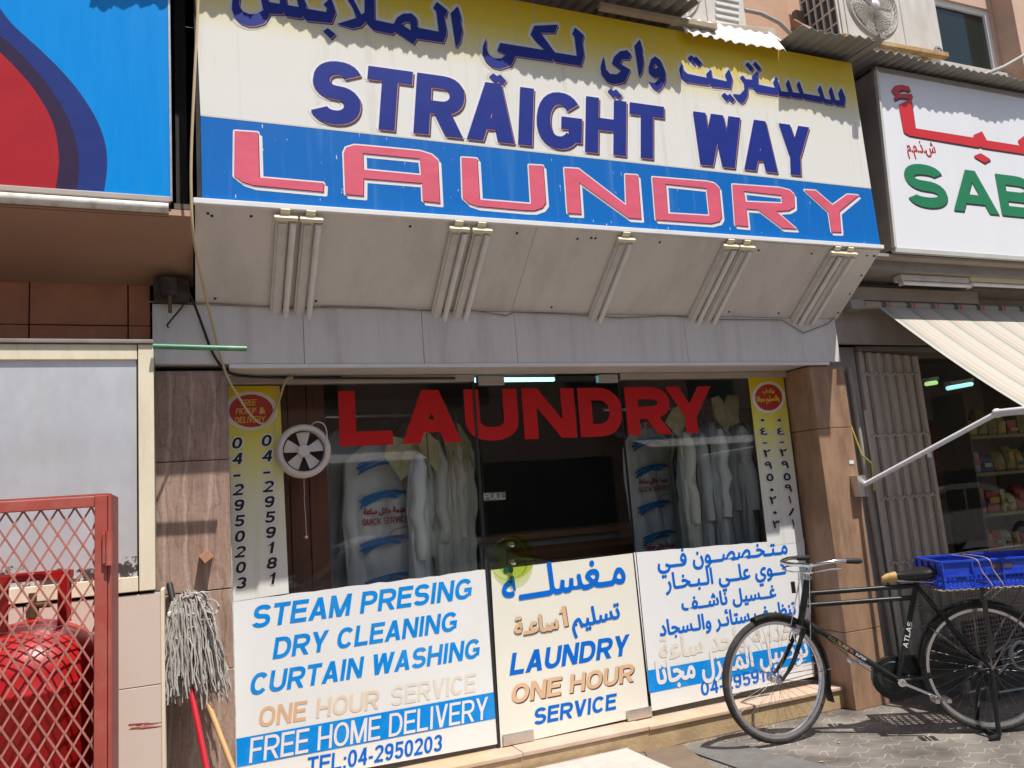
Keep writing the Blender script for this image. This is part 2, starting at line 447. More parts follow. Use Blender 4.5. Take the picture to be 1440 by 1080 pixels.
# ---------------------------------------------------------------- ground
def pavermat():
    m = bpy.data.materials.new('zigzag_pavers'); m.use_nodes = True; n = m.node_tree; L = n.links.new
    b = n.nodes['Principled BSDF']; b.inputs['Roughness'].default_value = .85
    tc = n.nodes.new('ShaderNodeTexCoord'); sp = n.nodes.new('ShaderNodeSeparateXYZ'); L(tc.outputs['Object'], sp.inputs[0])
    def mth(op, a, bb=None, c=None):
        q = n.nodes.new('ShaderNodeMath'); q.operation = op
        for i, v in enumerate((a, bb, c)):
            if v is None: continue
            if isinstance(v, (int, float)): q.inputs[i].default_value = v
            else: L(v, q.inputs[i])
        return q.outputs[0]
    zx = mth('PINGPONG', mth('MULTIPLY', sp.outputs['X'], 1), .056)
    zy = mth('PINGPONG', mth('MULTIPLY', sp.outputs['Y'], 1), .056)
    nz = n.nodes.new('ShaderNodeTexNoise'); nz.inputs['Scale'].default_value = 14; L(tc.outputs['Object'], nz.inputs[0])
    wob = mth('MULTIPLY', mth('SUBTRACT', nz.outputs[0], .5), .03)
    cb = n.nodes.new('ShaderNodeCombineXYZ')
    L(mth('ADD', mth('ADD', sp.outputs['X'], mth('MULTIPLY', zy, .62)), wob), cb.inputs[0])
    L(mth('ADD', mth('ADD', sp.outputs['Y'], mth('MULTIPLY', zx, .62)), wob), cb.inputs[1])
    br = n.nodes.new('ShaderNodeTexBrick'); br.inputs['Scale'].default_value = 1
    br.inputs['Brick Width'].default_value = .225; br.inputs['Row Height'].default_value = .1125
    br.inputs['Mortar Size'].default_value = .0062; br.inputs['Mortar Smooth'].default_value = .3
    br.inputs['Color1'].default_value = (.235, .212, .19, 1); br.inputs['Color2'].default_value = (.19, .17, .153, 1)
    br.inputs['Mortar'].default_value = (.34, .31, .272, 1)
    L(cb.outputs[0], br.inputs[0])
    n2 = n.nodes.new('ShaderNodeTexNoise'); n2.inputs['Scale'].default_value = 3; n2.inputs['Detail'].default_value = 9; L(tc.outputs['Object'], n2.inputs[0])
    n3 = n.nodes.new('ShaderNodeTexNoise'); n3.inputs['Scale'].default_value = 120; n3.inputs['Detail'].default_value = 4; L(tc.outputs['Object'], n3.inputs[0])
    rp = n.nodes.new('ShaderNodeValToRGB'); rp.color_ramp.elements[0].color = (.32, .30, .285, 1); rp.color_ramp.elements[1].color = (1.1, 1.07, 1.02, 1)
    rp.color_ramp.elements[0].position = .3; rp.color_ramp.elements[1].position = .65
    L(n2.outputs[0], rp.inputs[0])
    mx = n.nodes.new('ShaderNodeMix'); mx.data_type = 'RGBA'; mx.blend_type = 'MULTIPLY'; mx.inputs[0].default_value = 1
    L(br.outputs[0], mx.inputs[6]); L(rp.outputs[0], mx.inputs[7])
    rp3 = n.nodes.new('ShaderNodeValToRGB'); rp3.color_ramp.elements[0].color = (.7, .7, .7, 1); rp3.color_ramp.elements[1].color = (1.25, 1.25, 1.25, 1)
    L(n3.outputs[0], rp3.inputs[0])
    m2 = n.nodes.new('ShaderNodeMix'); m2.data_type = 'RGBA'; m2.blend_type = 'MULTIPLY'; m2.inputs[0].default_value = 1
    L(mx.outputs[2], m2.inputs[6]); L(rp3.outputs[0], m2.inputs[7]); L(m2.outputs[2], b.inputs['Base Color'])
    bp = n.nodes.new('ShaderNodeBump'); bp.inputs['Distance'].default_value = .006; bp.inputs['Strength'].default_value = .7
    h = mth('ADD', mth('MULTIPLY', br.outputs['Fac'], -1), mth('MULTIPLY', n3.outputs[0], .35))
    L(h, bp.inputs['Height']); L(bp.outputs[0], b.inputs['Normal'])
    return m
M['paver'] = pavermat()
M['asphalt'] = mat('asphalt', (.11, .105, .10), .9, var=.2, scale=60, bump=.4, bscale=200)
M['concrete'] = mat('concrete', (.5, .46, .41), .85, var=.1, scale=12, bump=.15, bscale=120, dirt=(.33, .29, .25), dirt_amt=.4, dscale=5)
MB().poly([(-200, -200, -.32), (200, -200, -.32), (200, 200, -.32), (-200, 200, -.32)]).build('road', M['asphalt'], kind='structure')
MB().box(-30, 40, -1.2, 12, -.5, 0).build('pavement', M['paver'], kind='structure', origin=(0, 0, 0))
MB().box(-30, 40, -1.35, -1.2, -.5, .004).build('kerb', M['concrete'], kind='structure', bevel=.012)

# ---------------------------------------------------------------- the shop building
B = thing('shop_building', 'tan stone and pink rendered building holding the laundry shopfront', 'building', (0, 4.4, 0))
def upper():
    mb = MB(); y = 4.36
    # wall above the shops, with a hole for the upstairs window
    x0, x1, z0, z1 = WX0, WX1, WZ0, WZ1
    mb.box(-7, x0, y, y+.25, 2.56, 11); mb.box(x1, 16, y, y+.25, 2.56, 11)
    mb.box(x0, x1, y, y+.25, 2.56, z0); mb.box(x0, x1, y, y+.25, z1, 11)
    mb.build('upper_wall', M['upwall'], B)
_a = onY(1322, 84, 4.40); _b = onY(1390, 20, 4.40)
WX0, WX1 = onY(1312, 40, 4.36).x, onY(1400, 60, 4.36).x
WZ0, WZ1 = onY(1370, 100, 4.36).z, onY(1355, 5, 4.36).z
upper()
wf = MB()
t = .05
wf.box(WX0, WX1, 4.38, 4.44, WZ0, WZ0+t); wf.box(WX0, WX1, 4.38, 4.44, WZ1-t, WZ1)
wf.box(WX0, WX0+t, 4.38, 4.44, WZ0+t, WZ1-t); wf.box(WX1-t, WX1, 4.38, 4.44, WZ0+t, WZ1-t)
win = wf.build('window', M['white'], B, bevel=.004)
M['darkglass'] = mat('dark_green_glass', (.012, .022, .018), .04, var=.2, spec=.6)
MB().box(WX0+t, WX1-t, 4.405, 4.412, WZ0+t, WZ1-t).build('pane', M['darkglass'], win)
MB().box(WX0-.06, WX1+.06, 4.30, 4.36, WZ0-.06, WZ0-.002).build('sill', M['cream'], win, bevel=.005)
# pilaster right of the window
MB().box(onY(1404, 60, 4.36).x, 9, 4.18, 4.358, 2.56, 11).build('pilaster', M['upwall'], B)
px0 = onY(1105, 20, 4.25).x
MB().box(px0-.55, px0, 4.22, 4.358, 2.56, 11).build('pilaster', mat('peach_render', (.6, .36, .24), .85, var=.1, scale=6, bump=.4, bscale=140), B)

# marble column (four slabs, thin joints)
zj = [0, onY(290, 945, YP).z, onY(280, 832, YP).z, onY(270, 648, YP).z, 2.2]
for i in range(4):
    MB().box(-.6, .182, YP+(.006 if i % 2 else 0)+(.004*i), 4.36, zj[i]+.002, zj[i+1]-.002).build('marble_slab', M['marble'], B, bevel=.003)
MB().box(-.59, .17, YP+.03, 4.35, .001, 2.199).build('slab_backing', M['joint'], B)
MB().box(.182, .192, 4.2, 4.31, 0, 2.2).build('edge_strip', mat('flaked_plaster', (.5, .48, .45), .9, var=.4, scale=30, dirt=(.08, .06, .05), dirt_amt=.8, dscale=14), B)
# right pillar
for z0, z1 in ((0, onY(1175, 893, YP).z), (onY(1175, 893, YP).z+.003, onY(1175, 602, YP).z), (onY(1175, 602, YP).z+.003, 2.198)):
    MB().box(3.845, 4.14, YP, 4.42, z0, z1).build('pillar', M['pillar'], B, bevel=.004)
MB().box(4.14, 4.40, 4.2, 4.55, 0, 2.36).build('jamb', mat('grey_jamb', (.33, .31, .29), .7, var=.15, dirt=(.2, .18, .16), dirt_amt=.5, dscale=5), B)
# fascia band above the shopfront
fx0, fx1, fz0, fz1 = -.152, 4.105, 2.203, 2.52
sx = [fx0, onY(428, 500, 4.04).x, onY(595, 480, 4.04).x, onY(726, 480, 4.04).x, onY(965, 480, 4.04).x, fx1]
fb = MB()
for i in range(5): fb.box(sx[i]+.0012, sx[i+1]-.0012, 4.04, 4.16, fz0+.022, fz1)
fa = fb.build('fascia', M['fascia'], B, bevel=.0015)
MB().box(.19, 4.0, 4.034, 4.058, fz0, fz0+.02).build('edge_trim', M['white'], B, bevel=.002)
MB().box(fx0+.01, fx1-.01, 4.06, 4.15, fz0+.03, fz1-.01).build('fascia_backing', M['joint'], B)
MB().box(.192, 3.843, 4.06, 4.30, 2.206, 2.24).build('fascia_underside', M['cream'], B)
M['channel'] = mat('beige_channel', (.45, .38, .33), .5, var=.1)
for x0, x1 in ((.192, 1.55), (2.525, 3.843)):
    MB().box(x0, x1, 4.28, 4.34, 2.165, 2.204).build('window_head', M['channel'], B, bevel=.003)
# step
MB().box(.19, 3.86, 4.15, 4.5, 0, .112).build('door_step', M['step'], B, bevel=.006)
st = MB(); st.box(.19, 1.62, 4.138, 4.5, .114, .135); st.box(1.622, 2.40, 4.14, 4.5, .114, .137); st.box(2.402, 3.84, 4.136, 4.5, .114, .134)
st.build('step_tread', M['tread'], B, bevel=.004)
# left tile wall behind the cabinet
tw = MB()
jx = [-2.4, onY(41, 430, 4.1).x, onY(180, 430, 4.1).x, -.16]
jz = [1.9, onY(110, 457, 4.1).z, 2.66]
for i in range(3):
    for j in range(2): tw.box(jx[i]+.003, jx[i+1]-.003, 4.1+.004*((i+j) % 2), 4.14, jz[j]+.002, jz[j+1]-.002)
tw.build('brown_tiles', M['browntile'], B, bevel=.003)
MB().box(-7, -.17, 4.125, 4.36, 0, 2.7).build('left_wall', M['joint'], B)
# near-black sheets behind the signs; the gaps' shade is put into their colour
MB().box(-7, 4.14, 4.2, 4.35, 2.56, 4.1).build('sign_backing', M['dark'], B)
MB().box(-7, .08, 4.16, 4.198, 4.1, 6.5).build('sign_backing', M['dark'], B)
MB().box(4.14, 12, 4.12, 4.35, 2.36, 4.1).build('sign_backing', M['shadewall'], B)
# shop interiors
rm = MB()
def shell(x0, x1, y0, y1, z0, z1):
    rm.poly([(x0, y1, z0), (x1, y1, z0), (x1, y1, z1), (x0, y1, z1)]); rm.poly([(x0, y0, z0), (x0, y1, z0), (x0, y1, z1), (x0, y0, z1)])
    rm.poly([(x1, y0, z0), (x1, y1, z0), (x1, y1, z1), (x1, y0, z1)]); rm.poly([(x0, y0, z1), (x1, y0, z1), (x1, y1, z1), (x0, y1, z1)])
shell(-.3, 4.13, 4.42, 7.6, 0, 2.56)
rm.build('laundry_room', M['room'], B)
rm = MB(); shell(4.4, 11, 4.62, 8.2, 0, 2.75)
rm.poly([(4.4, 4.62, 2.36), (11, 4.62, 2.36), (11, 4.62, 2.75), (4.4, 4.62, 2.75)])
rm.build('grocery_room', M['room'], B)
MB().poly([(-.3, 4.42, .131), (4.13, 4.42, .131), (4.13, 7.6, .131), (-.3, 7.6, .131)]).build('laundry_floor', M['roomfloor'], B)
MB().poly([(4.4, 4.55, .02), (11, 4.55, .02), (11, 8.2, .02), (4.4, 8.2, .02)]).build('grocery_floor', M['roomfloor'], B)

# ---------------------------------------------------------------- glazing
wl = thing('shop_window', 'left fixed shop window with phone strip and steam pressing panel', 'window', (.86, YW, .135), 'shop windows beside the door')
MB().box(.194, 1.535, 4.3, 4.312, .137, 2.165).build('pane', M['glass'], wl)
wr = thing('shop_window', 'right fixed shop window with Arabic service panel', 'window', (3.18, YW, .135), 'shop windows beside the door')
MB().box(2.535, 3.843, 4.3, 4.312, .137, 2.165).build('pane', M['glass'], wr)
gd = thing('glass_door', 'frameless glass door with round push plate and metal corner clamps', 'door', (2.03, YW, .135))
dx0, dx1 = 1.567, 2.512
MB().box(dx0, dx1, 4.3, 4.312, .146, 2.192).build('pane', M['glass'], gd)
MB().box(1.537, 1.552, 4.295, 4.318, .137, 2.2).build('seal', M['black'], gd)
MB().box(2.516, 2.522, 4.297, 4.316, .137, 2.2).build('seal', M['black'], gd)
for a0, a1, z0, z1 in ((dx0+.005, dx0+.17, 2.14, 2.195), (dx1-.14, dx1-.004, 2.145, 2.197), (dx0+.002, dx0+.185, .141, .20), (dx1-.165, dx1+.004, .141, .20)):
    MB().box(a0, a1, 4.284, 4.328, z0, z1).build('clamp', M['alu'], gd, bevel=.004)
# round acrylic push plate with two studs
pc = onY(725, 782, 4.27)
M['acrylic'] = glassmat('green_acrylic', (.86, .93, .55), 1.45, .02)
pl = MB(); pl.lathe([(0, 0), (.118, 0), (.122, .004), (.118, .009), (0, .009)], pc, (0, 1, 0), 40)
hp = pl.build('push_plate', M['acrylic'], gd, smooth=True)
pc2 = onY(716, 786, 4.285)
MB().lathe([(.112, 0), (.12, .004), (.112, .008)], pc2, (0, 1, 0), 40).build('push_plate_rim', M['acrylic'], gd, smooth=True)
for q in ((721, 766), (723, 791)):
    c = onY(*q, 4.25)
    MB().lathe([(0, 0), (.013, .001), (.016, .005), (.016, .05), (0, .05)], c, (0, 1, 0), 16).build('stud', M['chrome'], hp, smooth=True)
# ---------------------------------------------------------------- vinyl and paint colours
M['navy'] = mat('navy_vinyl', (.010, .026, .23), .5, spec=.2, var=.1, scale=10)
M['pinkline'] = mat('salmon_vinyl', (.55, .25, .25), .4, var=.05)
M['shadowvinyl'] = mat('dark_brown_vinyl', (.06, .03, .03), .4, var=.05)
M['pink'] = mat('pink_vinyl', (.72, .11, .17), .38, var=.1, scale=8, stretch=(.6, 1, 2))
M['maroon'] = mat('maroon_vinyl', (.16, .018, .035), .4, var=.05)
M['offwhite'] = mat('offwhite_vinyl', (.80, .76, .76), .4, var=.05)
M['haloyel'] = mat('pale_halo_vinyl', (.66, .62, .52), .4, var=.05)
M['skyblue'] = mat('sky_blue_vinyl', (.0, .25, .72), .5, spec=.2, var=.08, scale=7, dirt=(.12, .42, .75), dirt_amt=.35, dscale=5)
M['midblue'] = mat('mid_blue_vinyl', (.0, .14, .60), .5, spec=.2, var=.08, scale=7)
M['redvinyl'] = mat('red_vinyl', (.55, .014, .013), .5, spec=.2, var=.08, scale=9)
M['panelwhite'] = mat('white_sticker_panel', (.80, .80, .78), .35, var=.03, scale=3, dirt=(.72, .70, .58), dirt_amt=.6, dscale=1.4)
M['panelcream'] = mat('cream_sticker_panel', (.80, .77, .66), .35, var=.03, scale=3)
M['peach'] = mat('faded_peach_vinyl', (.72, .46, .27), .4, var=.08)
M['fadedpeach'] = mat('bleached_peach_vinyl', (.76, .69, .58), .4, var=.06)
M['blackvinyl'] = mat('black_vinyl', (.012, .012, .013), .4, var=.1)
M['yellowtext'] = mat('yellow_vinyl', (.75, .5, .03), .4, var=.05)
M['badge'] = mat('red_badge_vinyl', (.45, .03, .015), .4, var=.12, scale=12)
M['badgerim'] = mat('pale_badge_rim', (.72, .68, .56), .4, var=.06)

def gradmat(name, stops, z0, z1, rough=.4, dirtcol=(.45, .38, .3), specks=False, edge=None):
    """printed vertical colour gradient (object z from z0 to z1)"""
    m = mat(name, (1, 1, 1), rough); n = m.node_tree; b = n.nodes['Principled BSDF']; L = n.links.new
    tc = n.nodes.new('ShaderNodeTexCoord'); sp = n.nodes.new('ShaderNodeSeparateXYZ'); L(tc.outputs['Object'], sp.inputs[0])
    mr = n.nodes.new('ShaderNodeMapRange'); mr.inputs[1].default_value = z0; mr.inputs[2].default_value = z1
    L(sp.outputs['Z'], mr.inputs[0])
    r = n.nodes.new('ShaderNodeValToRGB'); els = r.color_ramp.elements
    while len(els) < len(stops): els.new(.5)
    for e, (p, c) in zip(els, stops): e.position = p; e.color = (*c, 1)
    L(mr.outputs[0], r.inputs[0])
    mp = n.nodes.new('ShaderNodeMapping'); mp.inputs['Scale'].default_value = (14, 1, .7); L(tc.outputs['Object'], mp.inputs[0])
    no = n.nodes.new('ShaderNodeTexNoise'); no.inputs['Scale'].default_value = 1.3; no.inputs['Detail'].default_value = 10; L(mp.outputs[0], no.inputs[0])
    rd = n.nodes.new('ShaderNodeValToRGB'); rd.color_ramp.elements[0].position = .55; rd.color_ramp.elements[1].position = .8
    rd.color_ramp.elements[1].color = (.42, .42, .42, 1); L(no.outputs[0], rd.inputs[0])
    mx = n.nodes.new('ShaderNodeMix'); mx.data_type = 'RGBA'; L(rd.outputs[0], mx.inputs[0]); L(r.outputs[0], mx.inputs[6]); mx.inputs[7].default_value = (*dirtcol, 1)
    out = mx.outputs[2]
    if specks:
        vo = n.nodes.new('ShaderNodeTexNoise'); vo.inputs['Scale'].default_value = 38; vo.inputs['Detail'].default_value = 3
        mp2 = n.nodes.new('ShaderNodeMapping'); mp2.inputs['Scale'].default_value = (1.4, 1, .45); L(tc.outputs['Object'], mp2.inputs[0]); L(mp2.outputs[0], vo.inputs[0])
        rs = n.nodes.new('ShaderNodeValToRGB'); rs.color_ramp.elements[0].position = .69; rs.color_ramp.elements[1].position = .72
        L(vo.outputs[0], rs.inputs[0])
        m3 = n.nodes.new('ShaderNodeMix'); m3.data_type = 'RGBA'; L(rs.outputs[0], m3.inputs[0]); L(out, m3.inputs[6]); m3.inputs[7].default_value = (.6, .62, .62, 1)
        out = m3.outputs[2]
    L(out, b.inputs['Base Color']); b.inputs['Specular IOR Level'].default_value = .25
    return m

# ---------------------------------------------------------------- the laundry sign box
SX0, SX1, SZ0, SZ1 = .072, 4.123, 2.89, 4.163
zb0, zb1 = onY(284, 162, YS).z, onY(1220, 264, YS).z
zbl = (zb0+zb1)/2
S = thing('laundry_sign', 'large yellow, white and blue laundry sign box with navy and pink lettering', 'sign', (2.1, YS, SZ0))
def rel(z): return z-SZ0
M['signface'] = gradmat('sign_face_print', [(0, (.76, .75, .70)), (.50, (.76, .74, .66)), (.70, (.73, .60, .20)), (.83, (.70, .50, .03)), (1, (.68, .45, .01))], rel(zbl), rel(SZ1), specks=False)
M['signblue'] = gradmat('sign_blue_print', [(0, (.0, .15, .52)), (1, (.0, .135, .48))], 0, .4, dirtcol=(.12, .3, .6), specks=True)
MB().poly([(SX0, YS, zb0), (SX1, YS, zb1), (SX1-.004, YS, SZ1), (SX0-.02, YS, SZ1+.01)]).build('face_panel', M['signface'], S)
MB().poly([(SX0, YS, SZ0), (SX1+.004, YS, SZ0+.006), (SX1, YS, zb1-.004), (SX0, YS, zb0-.004)]).build('blue_band', M['signblue'], S)
MB().poly([(SX0, YS-.0004, zb0-.004), (SX1, YS-.0004, zb1-.004), (SX1, YS-.0004, zb1+.004), (SX0, YS-.0004, zb0+.004)]).build('divider_line', M['haloyel'], S)
MB().box(SX0-.02, SX1, YS+.004, 4.05, SZ0+.01, SZ1).build('box_body', M['dark'], S)
MB().obox((( .035+4.14)/2, YS-.004, SZ0-.010), ((4.14-.035)/2, 0, .004), (0, .012, 0), (0, 0, .013)).build('bottom_trim', M['white'], S, bevel=.003)
# sloping soffit under the sign
sy0, sz0, sy1, sz1 = YS+.004, SZ0-.024, 4.042, 2.522
sof = MB()
sxs = [.042, onY(735, 400, 3.85).x, 4.128]
for i in range(2):
    a, b = sxs[i]+(.001 if i else 0), sxs[i+1]-(0 if i else .001)
    sof.prism([(a, sy0, sz0), (b, sy0, sz0), (b, sy1, sz1), (a, sy1, sz1)], (0, .012, .014))
sof.build('soffit_panel', M['soffit'], S)
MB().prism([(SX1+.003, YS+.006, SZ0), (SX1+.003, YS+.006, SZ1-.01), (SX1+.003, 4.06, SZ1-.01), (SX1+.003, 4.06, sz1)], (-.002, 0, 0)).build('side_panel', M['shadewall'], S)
# screws in the soffit
M['screw'] = mat('rusty_screw', (.05, .035, .03), .7)
def screw(p): MB().lathe([(0, .004), (.006, .003), (.009, -.002)], p, sn, 8).build('screw', M['screw'], S)
sn = V((0, -(sz0-sz1), -(sy1-sy0))).normalized()
for fx in (.11, .13, .3, .62, 1.05, 1.3, 1.62, 1.95, 2.03, 2.06, 2.5, 2.95, 3.2, 3.6, 4.06, 4.1):
    for q in ((.08,) if random.random() < .5 else (.1, .93)):
        p = V((fx+random.uniform(-.02, .02), sy0+(sy1-sy0)*q, sz0+(sz1-sz0)*q)); screw(p)
for q in (.08, .35, .62, .9): screw(V((4.10, sy0+(sy1-sy0)*q, sz0+(sz1-sz0)*q)))

# --- traced Arabic line, word by word (crop pixels, scale 6)
def letters(loops, org, scl, Y, depth, dx=0, dz=0, r=0.0):
    mb = MB()
    offs = [(0, 0)]+([(r*math.cos(k*math.pi/4), r*math.sin(k*math.pi/4)) for k in range(8)] if r else [])
    for j, (ox, oz) in enumerate(offs):
        for lp, og in loops:
            L = [[V((p.x+dx+ox, Y-depth-j*EPS, p.z+dz+oz)) for p in trace(q, og, scl, Y)] for q in lp]
            mb.tess(L)
    return mb
c3, c4, c5, c6, c7 = (320, 0), (480, 0), (660, 20), (820, 40), (960, 60)
AR = [
 ([[(40,0),(35,80),(60,150),(110,200),(170,222),(240,220),(310,198),(340,155),(355,118),(462,124),(478,108),(490,140),(622,160),(636,140),(662,178),(878,198),(910,110),(890,40),(868,-15),(808,42),(840,70),(830,105),(660,75),(665,50),(630,-30),(575,-30),(600,62),(500,45),(490,-40),(440,-40),(440,35),(345,20),(325,-60),(272,-50),(300,90),(240,122),(180,122),(130,100),(95,50),(100,0),(125,-70),(80,-70)]], c3),
 ([[(845,240),(910,290),(870,330),(805,265)]], c3),
 ([[(-40,205),(125,155),(100,80),(40,-20),(90,-20),(165,125),(195,110),(195,-60),(275,-60),(280,170),(440,205),(470,150),(520,118),(590,115),(635,155),(640,235),(820,270),(800,100),(772,70),(805,18),(893,88),(880,150),(862,130),(885,250),(885,300),(858,362),(635,330),(607,375),(450,270),(430,292),(270,258),(230,220),(205,185),(165,228),(90,243)], [(505,205),(585,260),(580,195),(545,185)]], c4),
 ([[(920,115),(980,55),(1010,160),(1003,190),(1020,260),(1000,360),(965,405)]], c4),
 ([[(140,205),(115,270),(110,340),(140,405),(190,450),(250,465),(350,435),(390,355),(695,400),(705,380),(720,405),(940,440),(965,350),(950,240),(965,180),(890,115),(865,170),(885,190),(905,355),(720,325),(600,160),(720,160),(745,90),(545,100),(515,175),(555,230),(635,305),(258,245),(232,312),(305,345),(270,375),(210,375),(160,340),(140,290)]], c5),
 ([[(200,500),(232,525),(258,510),(310,565),(285,598),(245,570),(230,592),(165,530)]], c5),
 ([[(168,240),(145,330),(155,395),(200,455),(265,475),(350,455),(395,350),(310,300),(330,262),(385,265),(405,225),(370,185),(310,195),(260,240),(240,300),(320,360),(280,390),(225,385),(185,340),(178,290)]], c6),
 ([[(230,510),(255,530),(275,515),(328,572),(305,600),(268,575),(255,590),(205,530)]], c6),
 ([[(430,150),(475,95),(500,190),(495,200),(508,290),(495,370),(470,412)]], c6),
 ([[(550,330),(570,265),(605,237),(650,270),(690,370),(690,440),(665,500),(630,532),(590,510),(550,450),(600,465),(645,420),(590,415),(553,380)], [(590,325),(605,342),(630,330),(612,300)]], c6),
 ([[(-10,170),(-30,230),(-15,300),(25,335),(215,362),(228,345),(240,372),(405,390),(418,310),(386,225),(355,272),(375,330),(245,300),(235,225),(195,268),(210,300),(40,265),(5,235)]], c7),
 ([[(65,108),(95,130),(110,118),(160,175),(140,200),(105,178),(95,195),(40,135)]], c7),
 ([[(350,425),(378,448),(395,432),(440,485),(418,508),(385,482),(370,500),(325,445)]], c7),
 ([[(420,435),(480,440),(520,395),(515,345),(480,295),(505,278),(530,310),(590,315),(580,290),(630,240),(635,355),(780,385),(760,335),(788,290),(825,410),(890,420),(868,350),(890,312),(925,420),(985,430),(958,360),(980,325),(1015,430),(1160,455),(1135,400),(1158,358),(1195,475),(1250,485),(1230,410),(1250,372),(1285,485),(1325,490),(1310,430),(1335,382),(1368,460),(1360,540),(1285,530),(1275,510),(1260,525),(1190,515),(1180,495),(1165,508),(1020,480),(1008,465),(1000,478),(920,465),(912,450),(900,465),(815,450),(805,435),(795,448),(620,420),(590,385),(550,380),(545,450),(520,500),(495,515),(465,495)]], c7),
 ([[(548,165),(598,220),(575,245),(525,190)]], c7), ([[(612,162),(662,220),(640,245),(590,185)]], c7)]
letters(AR, None, 6, YS, .0008, r=.019).build('lettering_halo', M['haloyel'], S)
letters(AR, None, 6, YS, .0022, .007, -.009).build('lettering_shadow', M['shadowvinyl'], S)
letters(AR, None, 6, YS, .0030, .002, -.004).build('lettering_edge', M['pinkline'], S)
letters(AR, None, 6, YS, .0038).build('lettering', M['navy'], S)
# --- STRAIGHT WAY
def stw(depth, dx, dz, nm, m, grow=0):
    for txt, a, b in (('STRAIGHT', (433, 171), (941, 226.5)), ('WAY', (975, 230.5), (1147, 249.3))):
        P0, P1 = onY(*a, YS), onY(*b, YS)
        H = .333
        ps = line_polys(txt, (P1-P0).length-.12*H, H, .27, .12, .085, tw=.8)
        if grow: ps = fat(ps, grow)
        put(ps, P0, P1, depth, None, dx, dz).build(nm, m, S)
stw(.0004, 0, 0, 'lettering_halo', M['offwhite'], .014)
stw(.0022, .010, -.012, 'lettering_shadow', M['shadowvinyl'])
stw(.0034, .003, -.005, 'lettering_edge', M['pinkline'])
stw(.0046, 0, 0, 'lettering', M['navy'])
# --- LAUNDRY on the blue band
l1, l2, l3 = ((320, 170), 4.5), ((620, 200), 4.5), ((900, 230), 4.235)
LD = [
 (l1, [[(45,65),(192,75),(200,360),(608,395),(605,450),(160,408),(90,385),(42,352)]]),
 (l1, [[(745,465),(735,200),(750,170),(800,155),(850,158),(1215,192),(1290,215),(1328,248),(1342,520),(1235,508),(1230,395),(860,365),(858,475)], [(855,205),(1215,240),(1225,345),(858,310)]]),
 (l2, [[(130,98),(228,105),(243,365),(570,392),(555,145),(645,150),(662,385),(640,415),(590,433),(530,432),(230,405),(170,385),(138,355)]]),
 (l2, [[(780,165),(870,170),(1172,402),(1165,205),(1243,210),(1265,485),(1185,480),(872,255),(885,455),(800,450)]]),
 (l3, [[(72,82),(395,108),(440,118),(468,145),(485,320),(470,345),(420,358),(92,335)], [(150,122),(395,148),(412,312),(162,298)]]),
 (l3, [[(548,125),(830,145),(890,160),(915,185),(918,260),(885,280),(808,285),(930,390),(845,385),(700,275),(630,270),(640,375),(565,368)], [(615,165),(840,190),(845,238),(625,228)]]),
 (l3, [[(975,158),(1045,162),(1145,248),(1232,185),(1300,190),(1185,285),(1195,410),(1138,408),(1120,290)]])]
def ldy(depth, dx, dz, r=0):
    mb = MB()
    for (og, scl), lp in LD:
        t_ = letters([(lp, og)], None, scl, YS, depth, dx, dz, r); mb.add(t_.v, t_.f)
    return mb
ldy(.0006, .014, -.017, .005).build('lettering_shadow', M['offwhite'], S)
ldy(.0016, 0, 0, .008).build('lettering_edge', M['offwhite'], S)
ldy(.0028, .004, -.005).build('lettering_shade', M['maroon'], S)
ldy(.0036, 0, 0).build('lettering', M['pink'], S)

# ---------------------------------------------------------------- blue sign on the left
YB = 3.6
bz = onY(240, 277, YB).z; bx = onY(239.5, 200, YB).x
T = thing('blue_sign', 'glossy blue sign box with a red disc ringed in navy', 'sign', (bx-.5, YB, bz))
M['brightblue'] = mat('bright_blue_print', (.0, .26, .72), .3, spec=.25, var=.03, scale=3, dirt=(.03, .31, .70), dirt_amt=.3, dscale=8, stretch=(6, 1, .5))
MB().poly([(-2, YB, bz), (bx, YB, bz), (bx, YB, 5), (-2, YB, 5)]).build('face_panel', M['brightblue'], T)
def blob(pts, layer, m, nm):
    L = [onY(x/3, y/3, YB) for x, y in pts]
    L = [V((p.x, YB-.0006*layer, max(p.z, bz+.001))) for p in L]
    MB().tess([L]).build(nm, m, T)
def arcp(base):
    out = []
    for i in range(len(base)-1):
        p0 = base[max(i-1, 0)]; p1 = base[i]; p2 = base[i+1]; p3 = base[min(i+2, len(base)-1)]
        for k in range(6):
            t = k/6
            out.append(tuple(.5*((2*p1[j])+(-p0[j]+p2[j])*t+(2*p0[j]-5*p1[j]+4*p2[j]-p3[j])*t*t+(-p0[j]+3*p1[j]-3*p2[j]+p3[j])*t**3) for j in (0, 1)))
    return out+[base[-1]]
blob([(-300, -120)]+arcp([(0,35),(60,110),(170,210),(270,310),(350,410),(410,510),(445,610),(452,700),(440,806)])+[(200, 815), (-400, 790)], 1, mat('navy_print', (.018, .035, .19), .25, var=.05), 'outer_ring')
blob([(-300, 0)]+arcp([(0,150),(80,220),(180,330),(250,430),(300,530),(330,640),(333,720),(325,800)])+[(150, 815), (-400, 790)], 2, mat('dark_ring_print', (.035, .016, .05), .25, var=.05), 'inner_ring')
blob([(-300, 80)]+arcp([(0,220),(60,280),(130,360),(190,450),(230,540),(248,650),(246,720),(235,795)])+[(80, 815), (-400, 790)], 3, mat('red_print', (.42, .014, .018), .25, var=.05), 'red_disc')
MB().box(-2, bx-.004, YB+.003, 4.05, bz+.002, 5).build('box_body', M['dark'], T)
MB().box(bx-.003, bx+.006, YB-.004, YB+.012, bz-.02, 5).build('edge_trim', M['alu'], T)
MB().box(bx+.02, bx+.07, 3.78, 3.86, bz-.05, 5).build('frame_post', M['dark'], T)
